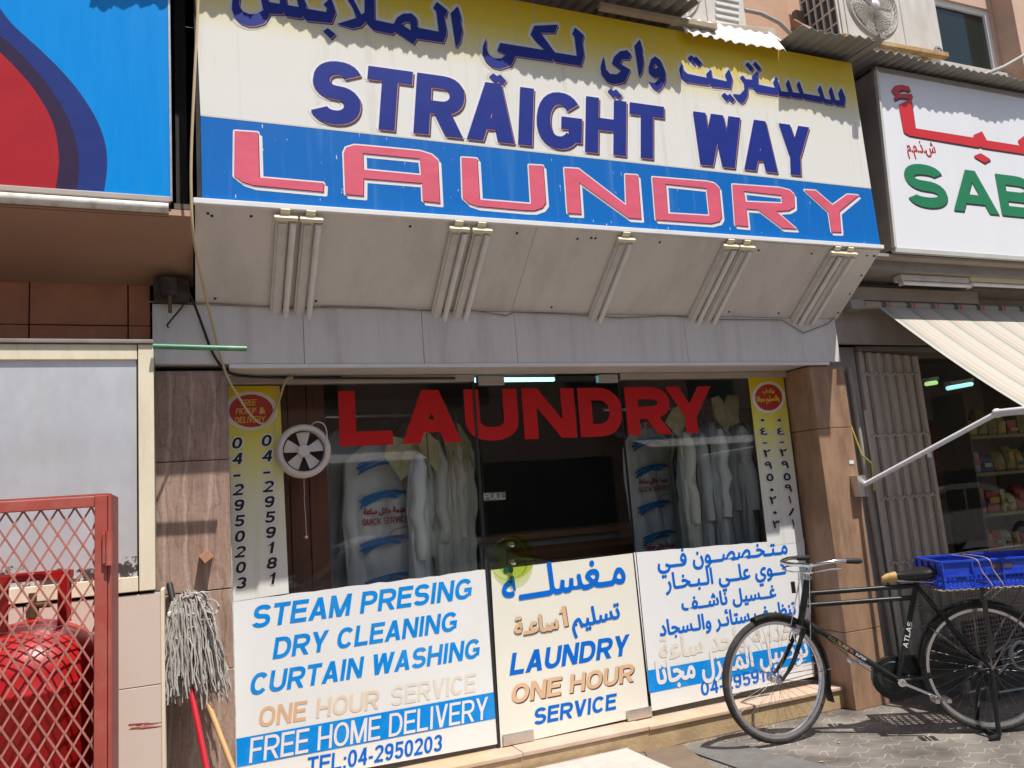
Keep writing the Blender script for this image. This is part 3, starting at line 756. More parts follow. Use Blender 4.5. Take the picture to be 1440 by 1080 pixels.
MB().box(-2, bx-.002, YB-.012, YB+.02, bz-.028, bz-.002).build('bottom_channel', M['channel'], T, bevel=.004)
M['oldtube'] = mat('grimy_white_tube', (.7, .67, .6), .35, var=.08, dirt=(.2, .13, .08), dirt_amt=.7, dscale=9, stretch=(2, 1, 4))
MB().cyl((-2, YB-.004, bz-.055), (bx-.01, YB-.004, bz-.055), .023, 18).build('round_rail', M['oldtube'], T, smooth=True)
MB().box(-2, bx-.006, YB+.02, YB+.05, bz-.085, bz-.03).build('back_channel', M['joint'], T)
# brown soffit below it
zq = onY(100, 398, 4.095).z; zf_ = onY(200, 300, 3.61).z
MB().prism([(-7, 3.61, zf_), (.034, 3.61, zf_), (.034, 4.098, zq), (-7, 4.098, zq)], (0, .006, .03)).build('brown_soffit', M['brownsoffit'], B)
MB().box(bx+.012, .036, YB+.02, 3.9, zf_+.035, zf_+.06).build('ledge', mat('rusty_ledge', (.13, .09, .06), .8, var=.4, scale=25), B)

# ---------------------------------------------------------------- white sign on the right
YG = 3.7
gz0, gz1 = 2.928, 4.21
gx0, gx1 = onY(1230, 103, YG).x, onY(1257, 352, YG).x
gx = (gx0+gx1)/2
G = thing('white_sign', 'white shop sign box with red Arabic and green capital letters', 'sign', (gx+.5, YG, gz0))
M['gface'] = mat('white_acrylic', (.80, .80, .81), .3, var=.02, scale=2, dirt=(.7, .69, .66), dirt_amt=.4, dscale=1.5)
MB().prism([(gx1+.01, YG, gz0), (9, YG, gz0), (9, YG, gz1), (gx0+.02, YG, gz1)], (0, .02, 0)).build('face_panel', M['gface'], G)
M['gframe'] = mat('grey_metal_frame', (.30, .27, .24), .5, var=.15, metal=.2, dirt=(.18, .15, .12), dirt_amt=.5, dscale=4)
MB().prism([(gx1-.006, YG+.004, gz0-.012), (gx1+.016, YG+.004, gz0-.012), (gx0+.016, YG+.004, gz1+.01), (gx0-.006, YG+.004, gz1+.01)], (0, .55, 0)).build('side_panel', M['gframe'], G)
MB().beam((gx1+.003, YG-.006, gz0), (gx0+.008, YG-.006, gz1), .024, .02, (1, 0, 0)).build('edge_trim', mat('pale_trim', (.6, .58, .52), .5, var=.1), G)
MB().box(gx1, 9, YG-.012, YG+.02, gz0-.03, gz0-.001).build('bottom_trim', mat('grey_green_trim', (.5, .5, .46), .5, var=.1), G)
MB().box(gx0, 9, YG-.012, YG+.02, gz1+.001, gz1+.03).build('top_trim', M['gframe'], G)
MB().box(gx+.03, 9, YG+.022, 4.05, gz0+.01, gz1).build('box_body', M['gframe'], G)
g8 = (1240, 100)
GR = [([[(175,350),(290,290),(330,575),(350,590),(945,685),(930,655),(1010,620),(1060,710),(1415,765),(1380,710),(1440,665),(1500,780),(1640,800),(1640,870),(1440,835),(1010,770),(990,755),(965,765),(270,645),(225,620)]], g8),
      ([[(935,865),(1000,840),(1090,895),(1035,925)]], g8),
      ([[(100,205),(130,160),(200,148),(270,165),(275,190),(250,200),(220,185),(170,195),(150,205),(190,240),(300,240),(290,275),(180,265),(120,290),(145,255)]], g8)]
letters(GR, None, 7.2, YG, .0010, .006, -.012, r=.007).build('lettering_shadow', M['shadowvinyl'], G)
letters(GR, None, 7.2, YG, .0030, r=.006).build('lettering', mat('bright_red_letter', (.62, .02, .02), .35, var=.06), G)
arab('\u0634.\u0630.\u0645.\u0645', (1276, 213.5), (1316, 216), YG, .001, vs=1.5, bold=.003).build('small_lettering', M['badge'], G)
H_ = (onY(1313, 228, YG)-onY(1319, 286, YG)).z
for dd, ox, oz, mm, nm in ((.001, .006, -.012, M['shadowvinyl'], 'lettering_shadow'), (.003, 0, 0, mat('green_letter', (.012, .20, .075), .35, var=.06), 'lettering')):
    for ch, xa_, xb_ in (('S', 1277, 1335), ('A', 1341, 1405), ('B', 1409, 1462), ('A', 1468, 1536)):
        P0, P1 = onY(xa_, 289.5+(xa_-1277)*.1, YG), onY(xb_, 289.5+(xb_-1277)*.1, YG)
        put(glyph(ch, (P1-P0).length, H_*1.04, H_*.29, H_*.25), P0, P1, dd, None, ox, oz).build(nm, mm, G)

# ---------------------------------------------------------------- printed panels on the glass
YA = YW
def panel(name, label, cat, px, m, grp=None, depth=.003, th=.003, rag=0):
    t = thing(name, label, cat, tuple(onY((px[0][0]+px[2][0])/2, (px[0][1]+px[2][1])/2, YA)), grp)
    q = [onY(*p, YA) for p in px]        # TL TR BR BL
    tp = []
    if rag:
        for k in range(25):
            u = k/24; p = q[0].lerp(q[1], u); tp.append(V((p.x, YA-depth, p.z+random.uniform(-rag, rag*.3))))
    else: tp = [V((p.x, YA-depth, p.z)) for p in q[:2]]
    MB().prism(tp+[V((p.x, YA-depth, p.z)) for p in q[2:]], (0, th-.0005, 0)).build('panel', m, t)
    return t
def stripe(t, px, m, d=.0045):
    q = [onY(*p, YA) for p in px]
    return MB().poly([V((p.x, YA-d, p.z)) for p in q]).build('stripe', m, t)
p1 = panel('service_panel', 'white panel listing steam pressing, dry cleaning and curtain washing in blue', 'sign', [(328, 845), (685, 800), (699, 1046), (332, 1113)], M['panelwhite'], rag=.006)
D1 = .0045
for txt, a, b, cp in (('STEAM PRESING', (353, 884), (667, 840.5), 30), ('DRY CLEANING', (383, 927), (646, 886), 28.5), ('CURTAIN WASHING', (350, 978.5), (678, 924), 29)):
    latin(txt, a, b, cp, YA, D1, .215, .2).build('lettering', M['skyblue'], p1)
M['peachfade'] = mat('fading_peach_vinyl', (.76, .62, .46), .4, var=.1)
latin('ONE', (363, 1023), (433, 1012), 28, YA, D1, .2, .12).build('lettering', M['peach'], p1)
latin('HOUR', (444, 1010), (535, 996), 27, YA, D1, .19, .12).build('lettering', M['peachfade'], p1)
latin('SERVICE', (549, 993), (671, 972), 27, YA, D1, .19, .12).build('lettering', M['fadedpeach'], p1)
stripe(p1, [(330.6, 1039), (694.5, 973), (696.5, 1010), (332, 1079)], M['skyblue'])
latin('FREE HOME DELIVERY', (350, 1073), (688, 1010), 33, YA, .006, .15, .1, gap=.12).build('lettering', M['offwhite'], p1)
latin('TEL:04-2950203', (431, 1090), (623, 1055), 24, YA, D1, .19, .1).build('lettering', M['midblue'], p1)

p2 = panel('door_panel', 'cream panel on the door reading laundry one hour service', 'sign', [(690, 801.7), (889.3, 778), (912.5, 1004), (704, 1050.5)], M['panelcream'])
arab('\u0645\u0640\u063A\u0633\u0644\u0640\u0640\u0640\u0629', (708, 846), (879, 819), YA, D1+.001, vs=1.15, bold=.006).build('lettering', M['midblue'], p2)
arab('\u0633\u0627\u0639\u0640\u0629', (724, 893), (784, 884), YA, D1+.002, vs=1.1, bold=.005, dx=.004, dz=-.005).build('lettering_shadow', M['shadowvinyl'], p2)
arab('\u0633\u0627\u0639\u0640\u0629', (724, 893), (784, 884), YA, D1+.004, vs=1.1, bold=.005).build('lettering', M['peach'], p2)
for dd, ox, oz, mm, nm in ((.0052, .005, -.006, M['shadowvinyl'], 'lettering_shadow'), (.0064, 0, 0, M['peach'], 'lettering')):
    P0, P1 = onY(789, 882, YA), onY(802, 879, YA)
    put(line_polys('1', .05, .115, .24), P0, P1, dd, None, ox, oz).build(nm, mm, p2)
arab('\u062A\u0633\u0644\u064A\u0645', (805, 884), (872, 868), YA, D1+.001, vs=1.0, bold=.004).build('lettering', M['midblue'], p2)
latin('LAUNDRY', (716, 950), (888, 920), 30, YA, D1, .24, .25).build('lettering', M['midblue'], p2)
for dd, ox, oz, mm, nm in ((.0040, .005, -.007, M['shadowvinyl'], 'lettering_shadow'), (.0054, 0, 0, M['peach'], 'lettering')):
    latin('ONE HOUR', (718, 990), (894, 957), 26, YA, dd, .23, .2, dx=ox, dz=oz).build(nm, mm, p2)
latin('SERVICE', (750, 1020), (869, 996.5), 23, YA, D1, .23, .18).build('lettering', M['midblue'], p2)

p3 = panel('service_panel', 'white panel with blue Arabic service list behind the bicycle wheel', 'sign', [(891, 777), (1130, 757), (1145, 951), (915.5, 1000)], M['panelwhite'], rag=.004)
for txt, a, b, vs in (('\u0645\u0640\u062A\u0640\u062E\u0640\u0635\u0635\u0640\u0640\u0648\u0646 \u0641\u0640\u0640\u064A', (925, 799), (1107, 778), 1.2),
                      ('\u0643\u0640\u0640\u0648\u064A \u0639\u0644\u0640\u0640\u064A \u0627\u0644\u0640\u0628\u0640\u062E\u0640\u0627\u0631', (936, 829), (1107, 806), 1.2),
                      ('\u063A\u0640\u0640\u0633\u064A\u0644 \u0646\u0627\u0634\u0640\u0640\u0641', (959, 858), (1091, 839), 1.05),
                      ('\u062A\u0646\u0638\u064A\u0640\u0641 \u0633\u062A\u0627\u0626\u0640\u0631 \u0648\u0627\u0644\u0640\u0633\u062C\u0627\u062F', (928, 894), (1119, 863), 1.2)):
    arab(txt, a, b, YA, D1, vs=vs*.94, bold=.0036).build('lettering', M['midblue'], p3)
arab('\u062E\u062F\u0645\u0629 \u0648\u0627\u062D\u062F \u0633\u0627\u0639\u0629', (928, 928), (1116, 896), YA, D1, vs=1.1, bold=.005).build('lettering', M['fadedpeach'], p3)
stripe(p3, [(909.5, 943), (1141, 902), (1143, 930), (912.5, 974.5)], M['skyblue'])
arab('\u062A\u0648\u0635\u064A\u0644 \u0627\u0644\u0645\u0646\u0640\u0632\u0644 \u0645\u062C\u0627\u0646\u0627', (924, 962), (1136, 922), YA, .006, vs=1.35, bold=.005).build('lettering', M['offwhite'], p3)
latin('04-2959181', (986, 979), (1098, 953), 20, YA, D1, .2, .05).build('lettering', M['midblue'], p3)

# ---------------------------------------------------------------- yellow phone strips
M['strip'] = None
def strip(label, px, m):
    t = panel('phone_strip', label, 'sign', px, m, 'yellow phone strips on the windows', depth=.004, th=.003)
    return t
def smat(nm, z0, z1): return gradmat(nm, [(0, (.74, .74, .70)), (.45, (.74, .73, .52)), (.75, (.74, .66, .10)), (1, (.72, .52, .0))], z0, z1)
t1 = strip('yellow strip with 04-2950203 and 04-2959181 beside the fan', [(320, 543), (393, 543), (406, 834), (328, 846)], smat('strip_print', -.55, .55))
def col(txts, x0, y0, x1, y1, t, cap=16, halo=True, wid=14, bold=True):
    n = len(txts)
    A = MB(); Hh = MB()
    for i, c in enumerate(txts):
        u = i/(n-1); x, y = x0+(x1-x0)*u, y0+(y1-y0)*u
        P0, P1 = onY(x-wid/2, y+cap/2, YA), onY(x+wid/2, y+cap/2, YA); P1.z = P0.z
        H = cap/ (onY(x, y, YA)-onY(x, y+100, YA)).z * -1 if False else (onY(x, y-cap/2, YA)-onY(x, y+cap/2, YA)).z
        W = (P1-P0).length
        if c == '-': W *= .8
        if c == '1': W *= .62; P0 = P0.lerp(P1, .2)
        s = H*.24
        ps = [([(a+.2*b, b) for a, b in p], l) for p, l in glyph(c, W, H, s, s*.8)]
        put(ps, P0, P1, .0075, A); put(fat(ps, .007), P0, P1, .0055, Hh)
    Hh.build('digit_halo', M['offwhite'], t); A.build('digits', M['blackvinyl'], t)
col('04-2950203', 332, 623.5, 338, 820.5, t1); col('04-2959181', 373.5, 620, 382, 814, t1)
def badge(c, rx, ry, t, rim):
    for k, (m, nm, d) in enumerate(((M['badgerim'], 'badge_rim', .0052), (M['badge'], 'badge', .0062))):
        sx_, sy_ = (rx*rim, ry*rim) if k == 0 else (rx, ry)
        pts = [onY(c[0]+sx_*math.cos(a*math.pi/20), c[1]+sy_*math.sin(a*math.pi/20), YA) for a in range(40)]
        xlo = onY(321, c[1], YA).x
        MB().poly([V((max(p.x, xlo) if c[0] < 500 else p.x, YA-d, p.z)) for p in pts]).build(nm, m, t)
badge((353, 578), 31, 23, t1, 1.2)
for txt, a, b in (('FREE', (339, 571), (361, 570)), ('PICKUP', (331, 583), (361, 582)), ('DELIVERY', (330, 595.5), (374, 593.5))):
    latin(txt, a, b, 8.5, YA, .007, .17, .2).build('lettering', M['yellowtext'], t1)
P0 = onY(365, 582, YA); P1 = onY(373, 581.5, YA)
put(font_polys('&', L=(P1-P0).length, bold=.0015), P0, P1, .007).build('lettering', M['yellowtext'], t1)
t2 = strip('yellow strip with phone numbers in Arabic digits by the stone pillar', [(1051.5, 531), (1101, 531), (1129.5, 762), (1079, 768)], smat('strip_print_right', -.45, .5))
def acol(txts, pts, t):
    A = MB(); Hh = MB()
    for c, (x, y) in zip(txts, pts):
        if c == '-':
            P0, P1 = onY(x-4.5, y+1, YA), onY(x+4.5, y+1, YA); ps = [([(0, -.004), (.036, -.004), (.036, .004), (0, .004)], 0)]
        else:
            small = c == '\u0660'; wd = 5 if small else (5 if c == '\u0661' else 9)
            P0, P1 = onY(x-wd/2, y+6, YA), onY(x+wd/2, y+6, YA); P1.z = P0.z
            ps = font_polys(c, L=(P1-P0).length, bold=.003)
            zs = [b for p, _ in ps for a, b in p]; z0, z1 = min(zs), max(zs)
            Hg = .022 if small else .05
            if c == '\u0661': ps = [([(a*.5+.008, b) for a, b in p], l) for p, l in ps]
            ps = [([(a, (b-z0)/(z1-z0)*Hg+(.012 if small else 0)) for a, b in p], l) for p, l in ps]
        put(ps, P0, P1, .0105, A); put(fat(ps, .006, 6), P0, P1, .0055, Hh)
    Hh.build('digit_halo', M['offwhite'], t); A.build('digits', M['blackvinyl'], t)
acol('\u0660\u0664-\u0662\u0669\u0665\u0660\u0662\u0660\u0663', [(1071.5,590),(1073.5,606),(1076,622),(1078,637),(1080,654),(1082,671),(1084.5,688),(1086.5,703),(1089,720),(1091,737)], t2)
acol('\u0660\u0664-\u0662\u0669\u0665\u0669\u0661\u0668\u0661', [(1095,590),(1097,606),(1099.5,621),(1101,636),(1103.5,653),(1106,670),(1108,686),(1110,702),(1112.5,719),(1114.5,735)], t2)
badge((1080, 559), 19, 18.5, t2, 1.22)
arab('\u0628\u064A\u0643 \u0627\u0628', (1072, 553), (1088, 552), YA, .007, vs=1.3, bold=.002).build('lettering', M['yellowtext'], t2)
arab('\u0648\u0627\u0644\u062A\u0633\u0644\u064A\u0645 \u0645\u062C\u0627\u0646\u0627', (1064, 565), (1095, 563), YA, .007, vs=1.5, bold=.002).build('lettering', M['yellowtext'], t2)

# ---------------------------------------------------------------- red LAUNDRY across the glass
rl = thing('window_lettering', 'big red capital letters spelling laundry across the glass', 'lettering', tuple(onY(740, 620, YA)))
for ch, x0, x1 in (('L', 478, 553), ('A', 566, 649.5), ('U', 656, 731), ('N', 738, 812), ('D', 817, 878), ('R', 883.5, 946), ('Y', 941, 1006)):
    yb = lambda x: 628-(x-478)*.0385
    zt = lambda x: 550-(x-478)*.0133
    P0, P1 = onY(x0, yb(x0), YA), onY(x1, yb(x1), YA); H = (onY(x0, zt(x0), YA)-P0).z
    L = (P1-P0).length
    if ch == 'A': P0 = P0
    put(glyph(ch, L, H, .30*H, .26*H), P0, P1, .0015).build('letter', M['redvinyl'], rl)
# ---------------------------------------------------------------- fluorescent battens on the sloping soffit
M['batten'] = mat('batten_paint', (.66, .62, .57), .5, var=.07, scale=12, dirt=(.35, .29, .22), dirt_amt=.5, dscale=7)
M['tube'] = mat('unlit_tube', (.80, .78, .74), .2, var=.05, scale=10, dirt=(.5, .45, .38), dirt_amt=.4, dscale=8)
M['capm'] = mat('cream_lampholder', (.78, .68, .48), .45, var=.06)
sd = V((0, sy1-sy0, sz1-sz0)).normalized(); sN = V((0, sd.z, -sd.y)).normalized()
LT = [(397, 378, 'leftmost pair, left tube light on the sloping soffit under the sign'), (433, 405, 'leftmost pair, right tube light on the sloping soffit under the sign'),
      (641, 602, 'second pair, left tube light above the door on the soffit'), (673, 628, 'second pair, right tube light above the door on the soffit'),
      (876, 822, 'single tube light between two pairs on the soffit'),
      (1023, 960, 'fourth group, left tube light on the soffit'), (1046, 979, 'fourth group, right tube light on the soffit'),
      (1173, 1103, 'tube light second from the right end of the soffit'), (1191, 1121, 'rightmost tube light at the right end of the soffit')]
proto = None
for i, (xt, xb, lab) in enumerate(LT):
    X = onY(xt, 300+max(0, xt-397)*.066, YS+.01).x
    base = V((X, sy0+.012, sz0-.006))
    if proto is None:
        t = thing('tube_light', lab, 'tube light', base, 'tube lights under the laundry sign')
        L = .60; up = V((1, 0, 0))
        a = base+sN*.006+sd*.01; b = a+sd*L
        MB().obox((a+b)/2+sN*.012, (.028, 0, 0), sd*(L/2-.012), sN*.012).build('batten', M['batten'], t, bevel=.003)
        MB().obox((a+b)/2+sN*.028, (.017, 0, 0), sd*(L/2-.03), sN*.004).build('cover', M['batten'], t, bevel=.002)
        c = V((.049, 0, 0))+sN*.034
        MB().cyl(a+c+sd*.02, b+c-sd*.02, .0155, 14).build('tube', M['tube'], t, smooth=True)
        for p, w_ in ((a, 1), (b, .8)):
            MB().obox(p+V((.015, 0, 0))+sN*.026, (.054*w_, 0, 0), sd*.010, sN*.015).build('lampholder', M['capm'] if w_ == 1 else M['batten'], t, bevel=.005)
        MB().obox(a+V((.012, 0, 0))-sd*.022+sN*.010, (.022, 0, 0), sd*.016, sN*.006).build('bracket', M['capm'], t, bevel=.003)
        proto = t
    else: dup(proto, base, lab)
# thin wiring along the seam
wp = [onY(x, y, 4.03) for x, y in ((205, 424), (300, 427), (415, 434), (462, 431), (540, 433), (600, 437), (668, 437), (712, 444), (722, 439), (800, 442), (870, 447), (940, 444), (1010, 449), (1100, 450), (1130, 468), (1165, 455), (1180, 440))]
tag(MB().tube(wp, .0035, 5).build('cable', mat('dusty_wire', (.28, .22, .17), .7), smooth=True), 'thin dusty wire running along the seam below the tube lights', 'cable')

# ---------------------------------------------------------------- corrugated canopy sheets
M['corr'] = mat('weathered_galvanised', (.33, .32, .29), .55, metal=.35, var=.2, scale=5, dirt=(.17, .15, .12), dirt_amt=.6, dscale=4, stretch=(1, .5, 1))
M['corrl'] = mat('sunlit_fibre_sheet', (.66, .64, .58), .7, var=.12, scale=8, dirt=(.4, .36, .3), dirt_amt=.4, dscale=6)  # pale copy of the sheet colour, sunlight on the flap painted in
def corr(label, x0, x1, yf, zf, yb, zb, per=.076, amp=.011, m=None, rag=0.004, drop=0.0, wob=1.0):
    mb = MB(); n = int((x1-x0)/per*8); vs = []; rows = 5
    rnd = random.Random(label)
    jag = [rnd.uniform(-rag, rag) for _ in range(n+1)]
    for j in range(rows+1):
        v = j/rows
        for i in range(n+1):
            x = x0+(x1-x0)*i/n; wv = amp*(1+.35*math.sin(3.1*x))*math.sin(2*math.pi*(x-x0)/per+.5*math.sin(4.7*x))
            f = zf(x) if callable(zf) else zf; y = (yf(x) if callable(yf) else yf)+wob*(.012*math.sin(2.1*x+1)+.009*math.sin(5.3*x)+.006*math.sin(11.7*x+2))
            yy = y+(yb-y)*v+(jag[i] if j == 0 else 0)
            zz = f+(zb-f)*v+wv - drop*(1-v)**2
            vs.append((x, yy, zz))
    fs = [(j*(n+1)+i, j*(n+1)+i+1, (j+1)*(n+1)+i+1, (j+1)*(n+1)+i) for j in range(rows) for i in range(n)]
    k = len(vs); th = .0035
    vs += [(a, b, c+th) for a, b, c in vs]; fs += [tuple(q+k for q in f[::-1]) for f in fs]
    fs += [(i, i+1, i+1+k, i+k) for i in range(n)]+[(i*(n+1), (i+1)*(n+1), (i+1)*(n+1)+k, i*(n+1)+k) for i in range(rows)]+[(i*(n+1)+n, (i+1)*(n+1)+n, (i+1)*(n+1)+n+k, i*(n+1)+n+k) for i in range(rows)]
    mb.add(vs, fs)
    return tag(mb.build('corrugated_sheet', m or M['corr'], smooth=True), label, 'roofing sheet', 'corrugated canopy sheets over the signs')
zt = SZ1
xa = onY(985, 20, 3.44).x
corr('long dark corrugated sheet over the left part of the laundry sign', -.3, 1.35, 3.415, zt+.05, 4.2, zt+.22)
corr('dark corrugated sheet over the middle of the laundry sign', 1.28, xa, lambda x: 3.42-.02*(x-1.3), lambda x: zt+.075, 4.2, zt+.20)
xb0, xb1 = onY(972, 45, 3.5).x, onY(1112, 68, 3.5).x
corr('bleached torn corrugated flap drooping over the sign edge', xb0, xb1, 3.53, zt-.05, 3.62, zt+.11, m=M['corrl'], rag=.006, amp=.009)  # label seeds the ragged edge; the paleness is painted sunlight, not bleaching
xc1 = onY(1236, 64, 3.40).x
corr('short dark corrugated sheet over the right end of the laundry sign', xb1+.01, xc1+.04, 3.40, zt+.045, 4.2, zt+.08)
corr('dark corrugated sheet above the white and green sign', xc1-.02, 8.6, 3.585, onY(1320, 90, 3.585).z, 4.2, gz1+.10, amp=.010)
MB().beam((xc1, 3.36, zt+.05), (xc1-.02, 4.15, zt+.06), .05, .03).build('canopy_rafter', M['gframe'], B)
tag(MB().beam((2.2, 3.56, zt+.035), (3.0, 3.56, zt+.035), .04, .03).build('timber_batten', mat('old_wood', (.4, .32, .22), .8, var=.2, scale=14)), 'weathered timber batten lying on the sign top under the sheets', 'batten')

# ---------------------------------------------------------------- air conditioners
M['acw'] = mat('ac_casing', (.66, .62, .55), .5, var=.06, scale=5, dirt=(.4, .33, .25), dirt_amt=.5, dscale=3, stretch=(1.5, 1.5, .6))
M['acdark'] = mat('ac_dark', (.06, .055, .05), .7, var=.3)
M['grille'] = mat('ac_grille', (.42, .38, .32), .5, var=.15, dirt=(.25, .2, .15), dirt_amt=.5)
M['rust'] = mat('rusty_steel', (.45, .27, .11), .8, var=.4, scale=18, dirt=(.62, .55, .42), dirt_amt=.7, dscale=8)
def ac(label, x0, x1, yf, z0, z1, fan, fr, dep=.36, badge=True, sidegrid=True):
    t = thing('air_conditioner', label, 'air conditioner', ((x0+x1)/2, yf+dep/2, z0), 'outdoor air conditioner units')
    mb = MB(); mb.box(x0, x1, yf+.004, yf+dep, z0, z1); mb.build('casing', M['acw'], t, bevel=.02)
    seam = fan.x+fr+.06
    MB().box(fan.x-fr-.05, seam, yf-.004, yf+.01, z0+.02, z1-.02).build('front_panel', M['acw'], t, bevel=.01)
    MB().box(seam+.006, x1-.004, yf-.003, yf+.01, z0+.02, z1-.02).build('service_panel', M['acw'], t, bevel=.008)
    MB().box(seam+.06, seam+.12, yf-.006, yf, z1-.3, z1-.275).build('handle_slot', M['acdark'], t)
    f = V((fan.x, yf-.006, fan.z))
    MB().lathe([(0, .003), (fr, .003), (fr, .012)], f, (0, 1, 0), 40).build('fan_opening', M['acdark'], t, smooth=True)
    MB().lathe([(fr-.01, -.002), (fr+.012, -.012), (fr+.03, .0), (fr+.03, .01)], f, (0, 1, 0), 48).build('fan_surround', M['grille'], t, smooth=True)
    fb_ = MB()
    for k in range(4):
        pts = []
        for u in range(7):
            a = math.radians(k*90+u*10); pts.append(f+V((math.cos(a)*fr*.85, .002-.006, math.sin(a)*fr*.85)))
        fb_.tess([[f+V((0, -.004, 0))]+pts])
    fb_.build('fan_blade', M['grille'], t)
    g = MB()
    for k in range(30):
        a = 2*math.pi*k/30
        g.tube([f+V((math.cos(a+u*u*.9)*fr*u, -.014-.02*(1-u), math.sin(a+u*u*.9)*fr*u)) for u in (.18, .4, .6, .8, 1)], .0016, 4)
    for q in range(12):
        r = fr*(.2+.8*q/11)
        g.tube([f+V((math.cos(2*math.pi*i/36)*r, -.014-.02*(1-r/fr), math.sin(2*math.pi*i/36)*r)) for i in range(36)], .0014, 4, closed=True)
    g.build('fan_guard', M['grille'], t)
    MB().lathe([(0, -.012), (fr*.13, -.008), (fr*.17, 0)], f+V((0, -.032, 0)), (0, 1, 0), 24).build('fan_hub', M['white'], t, smooth=True)
    if sidegrid:
        sg = MB()
        MB().box(x0-.006, x0, yf+.03, yf+dep-.03, z0+.03, z1-.03).build('side_opening', M['acdark'], t)
        for k in range(8): sg.box(x0-.02, x0-.007, yf+.02, yf+dep-.02, z0+.03+k*(z1-z0-.06)/7-.005, z0+.03+k*(z1-z0-.06)/7+.005)
        for k in range(6): y = yf+.02+k*(dep-.04)/5; sg.box(x0-.022, x0-.005, y-.006, y+.006, z0+.02, z1-.02)
        sg.build('side_grille', M['acw'], t)
    if badge:
        c = onY(1320, 73.5, yf-.004); c.y = yf-.008
        bd = MB().lathe([(0, -.002), (.045, -.002), (.047, .003)], c, (0, 1, 0), 28).build('badge', M['acdark'], t, smooth=True)
        r = MB(); r.tube([c+V((.038*math.cos(a*math.pi/14), -.003, .038*math.sin(a*math.pi/14))) for a in range(28)], .0022, 5, closed=True)
        r.build('badge_ring', M['white'], bd)
        s_ = MB()
        for ox in (-.013, .011):
            s_.tube([c+V((ox+.011*math.cos(a)-.002, -.003, .013*math.sin(a)+.004)) for a in [math.radians(d) for d in range(30, 330, 25)]]+[c+V((ox+.012, -.003, .002)), c+V((ox-.002, -.003, .001))], .0022, 4)
        s_.tube([c+V((-.002, -.003, -.004)), c+V((-.006, -.003, -.024)), c+V((-.018, -.003, -.022))], .002, 4)
        s_.tube([c+V((.022, -.003, -.004)), c+V((.012, -.003, -.024)), c+V((.004, -.003, -.018))], .002, 4)
        s_.build('badge_script', M['white'], bd)
    return t
YC = 3.86
acl, acr = onY(1186, 40, YC), onY(1322, 90, YC)
zbot = onY(1250, 62, YC).z
ac('large beige air conditioner with round fan beside the dark upstairs window', acl.x, onY(1328, 80, YC).x, YC, zbot-.03, zbot+.85, onY(1226, 10, YC), .225)
YC2 = 3.86
z2 = onY(1000, 33, YC2).z
a2 = ac('pale air conditioner standing on a beam above the sign middle', onY(880, 10, YC2).x, onY(1048, 20, YC2).x, YC2, z2-.02, z2+.7, onY(935, -22, YC2), .24, badge=False, sidegrid=False)
lv = MB()
for k in range(5):
    p = onY(1022, -2+k*9, YC2-.006); lv.box(p.x-.09, p.x+.10, YC2-.012, YC2-.003, p.z-.012, p.z+.008)
lv.build('louvre', M['white'], a2, bevel=.003)
p0, p1 = onY(955, 33, 3.80), onY(1085, 50, 3.80)
tag(MB().beam((p0.x-.6, 3.88, p0.z-.02), (p1.x, 3.80, p1.z), .09, .05).build('support_beam', mat('pale_beam', (.55, .48, .36), .7, var=.2, scale=12, dirt=(.3, .22, .14), dirt_amt=.5), bevel=.004), 'pale timber beam carrying the left air conditioner', 'beam')
q0, q1 = onY(1192, 66, 3.80), onY(1318, 98, 3.80)
br = thing('steel_bracket', 'rust streaked steel bracket under the large air conditioner', 'bracket', tuple(q0))
MB().beam((q0.x, 3.83, zbot-.05), (q1.x+.12, 3.80, zbot-.055), .05, .035).build('rail', M['rust'], br, bevel=.003)
MB().beam((q0.x+.02, 3.80, zbot-.05), (q0.x+.02, 4.36, zbot-.05), .05, .04).build('arm', M['rust'], br, bevel=.003)
MB().beam((q1.x, 3.84, zbot-.05), (q1.x, 4.36, zbot-.05), .05, .04).build('arm', M['rust'], br, bevel=.003)
m0 = onY(1128, 20, 3.95)
bk = thing('angle_bracket', 'brown angle iron bracket fixed to the wall left of the large air conditioner', 'bracket', tuple(m0))
MB().beam(onY(1117, 32, 4.2), onY(1175, 66, 3.82), .04, .05).build('angle_iron', mat('brown_iron', (.28, .17, .11), .7, var=.2), bk)
MB().box(onY(1118, 30, 4.2).x, onY(1135, 30, 4.2).x, 4.18, 4.22, onY(1118, 40, 4.2).z, onY(1118, 16, 4.2).z).build('wall_plate', mat('brown_iron2', (.22, .14, .1), .7), bk)
M['grey'] = mat('grey_pipe', (.36, .33, .30), .6, var=.12)
tag(MB().tube([onY(1046, 14, 3.9), onY(1070, 19, 3.92), onY(1096, 32, 3.95), onY(1112, 48, 4.0), onY(1120, 60, 4.05)], .014, 10).build('insulated_pipe', M['grey'], smooth=True), 'curved insulated pipe leaving the left air conditioner', 'pipe')
tag(MB().tube([onY(1080, 48, 3.75), onY(1092, 56, 3.72), onY(1102, 64, 3.7)], .017, 10).build('pipe_end', mat('silver_wrap', (.5, .5, .5), .35, metal=.4), smooth=True), 'short silver wrapped pipe end poking from the torn sheet', 'pipe')
tag(MB().tube([onY(1370, 108, 3.95), onY(1385, 105, 3.95), onY(1412, 94, 3.95), onY(1440, 78, 3.95), onY(1520, 30, 3.95)], .016, 10).build('grey_conduit', M['grey'], smooth=True), 'thick grey conduit crossing the top right corner', 'conduit')

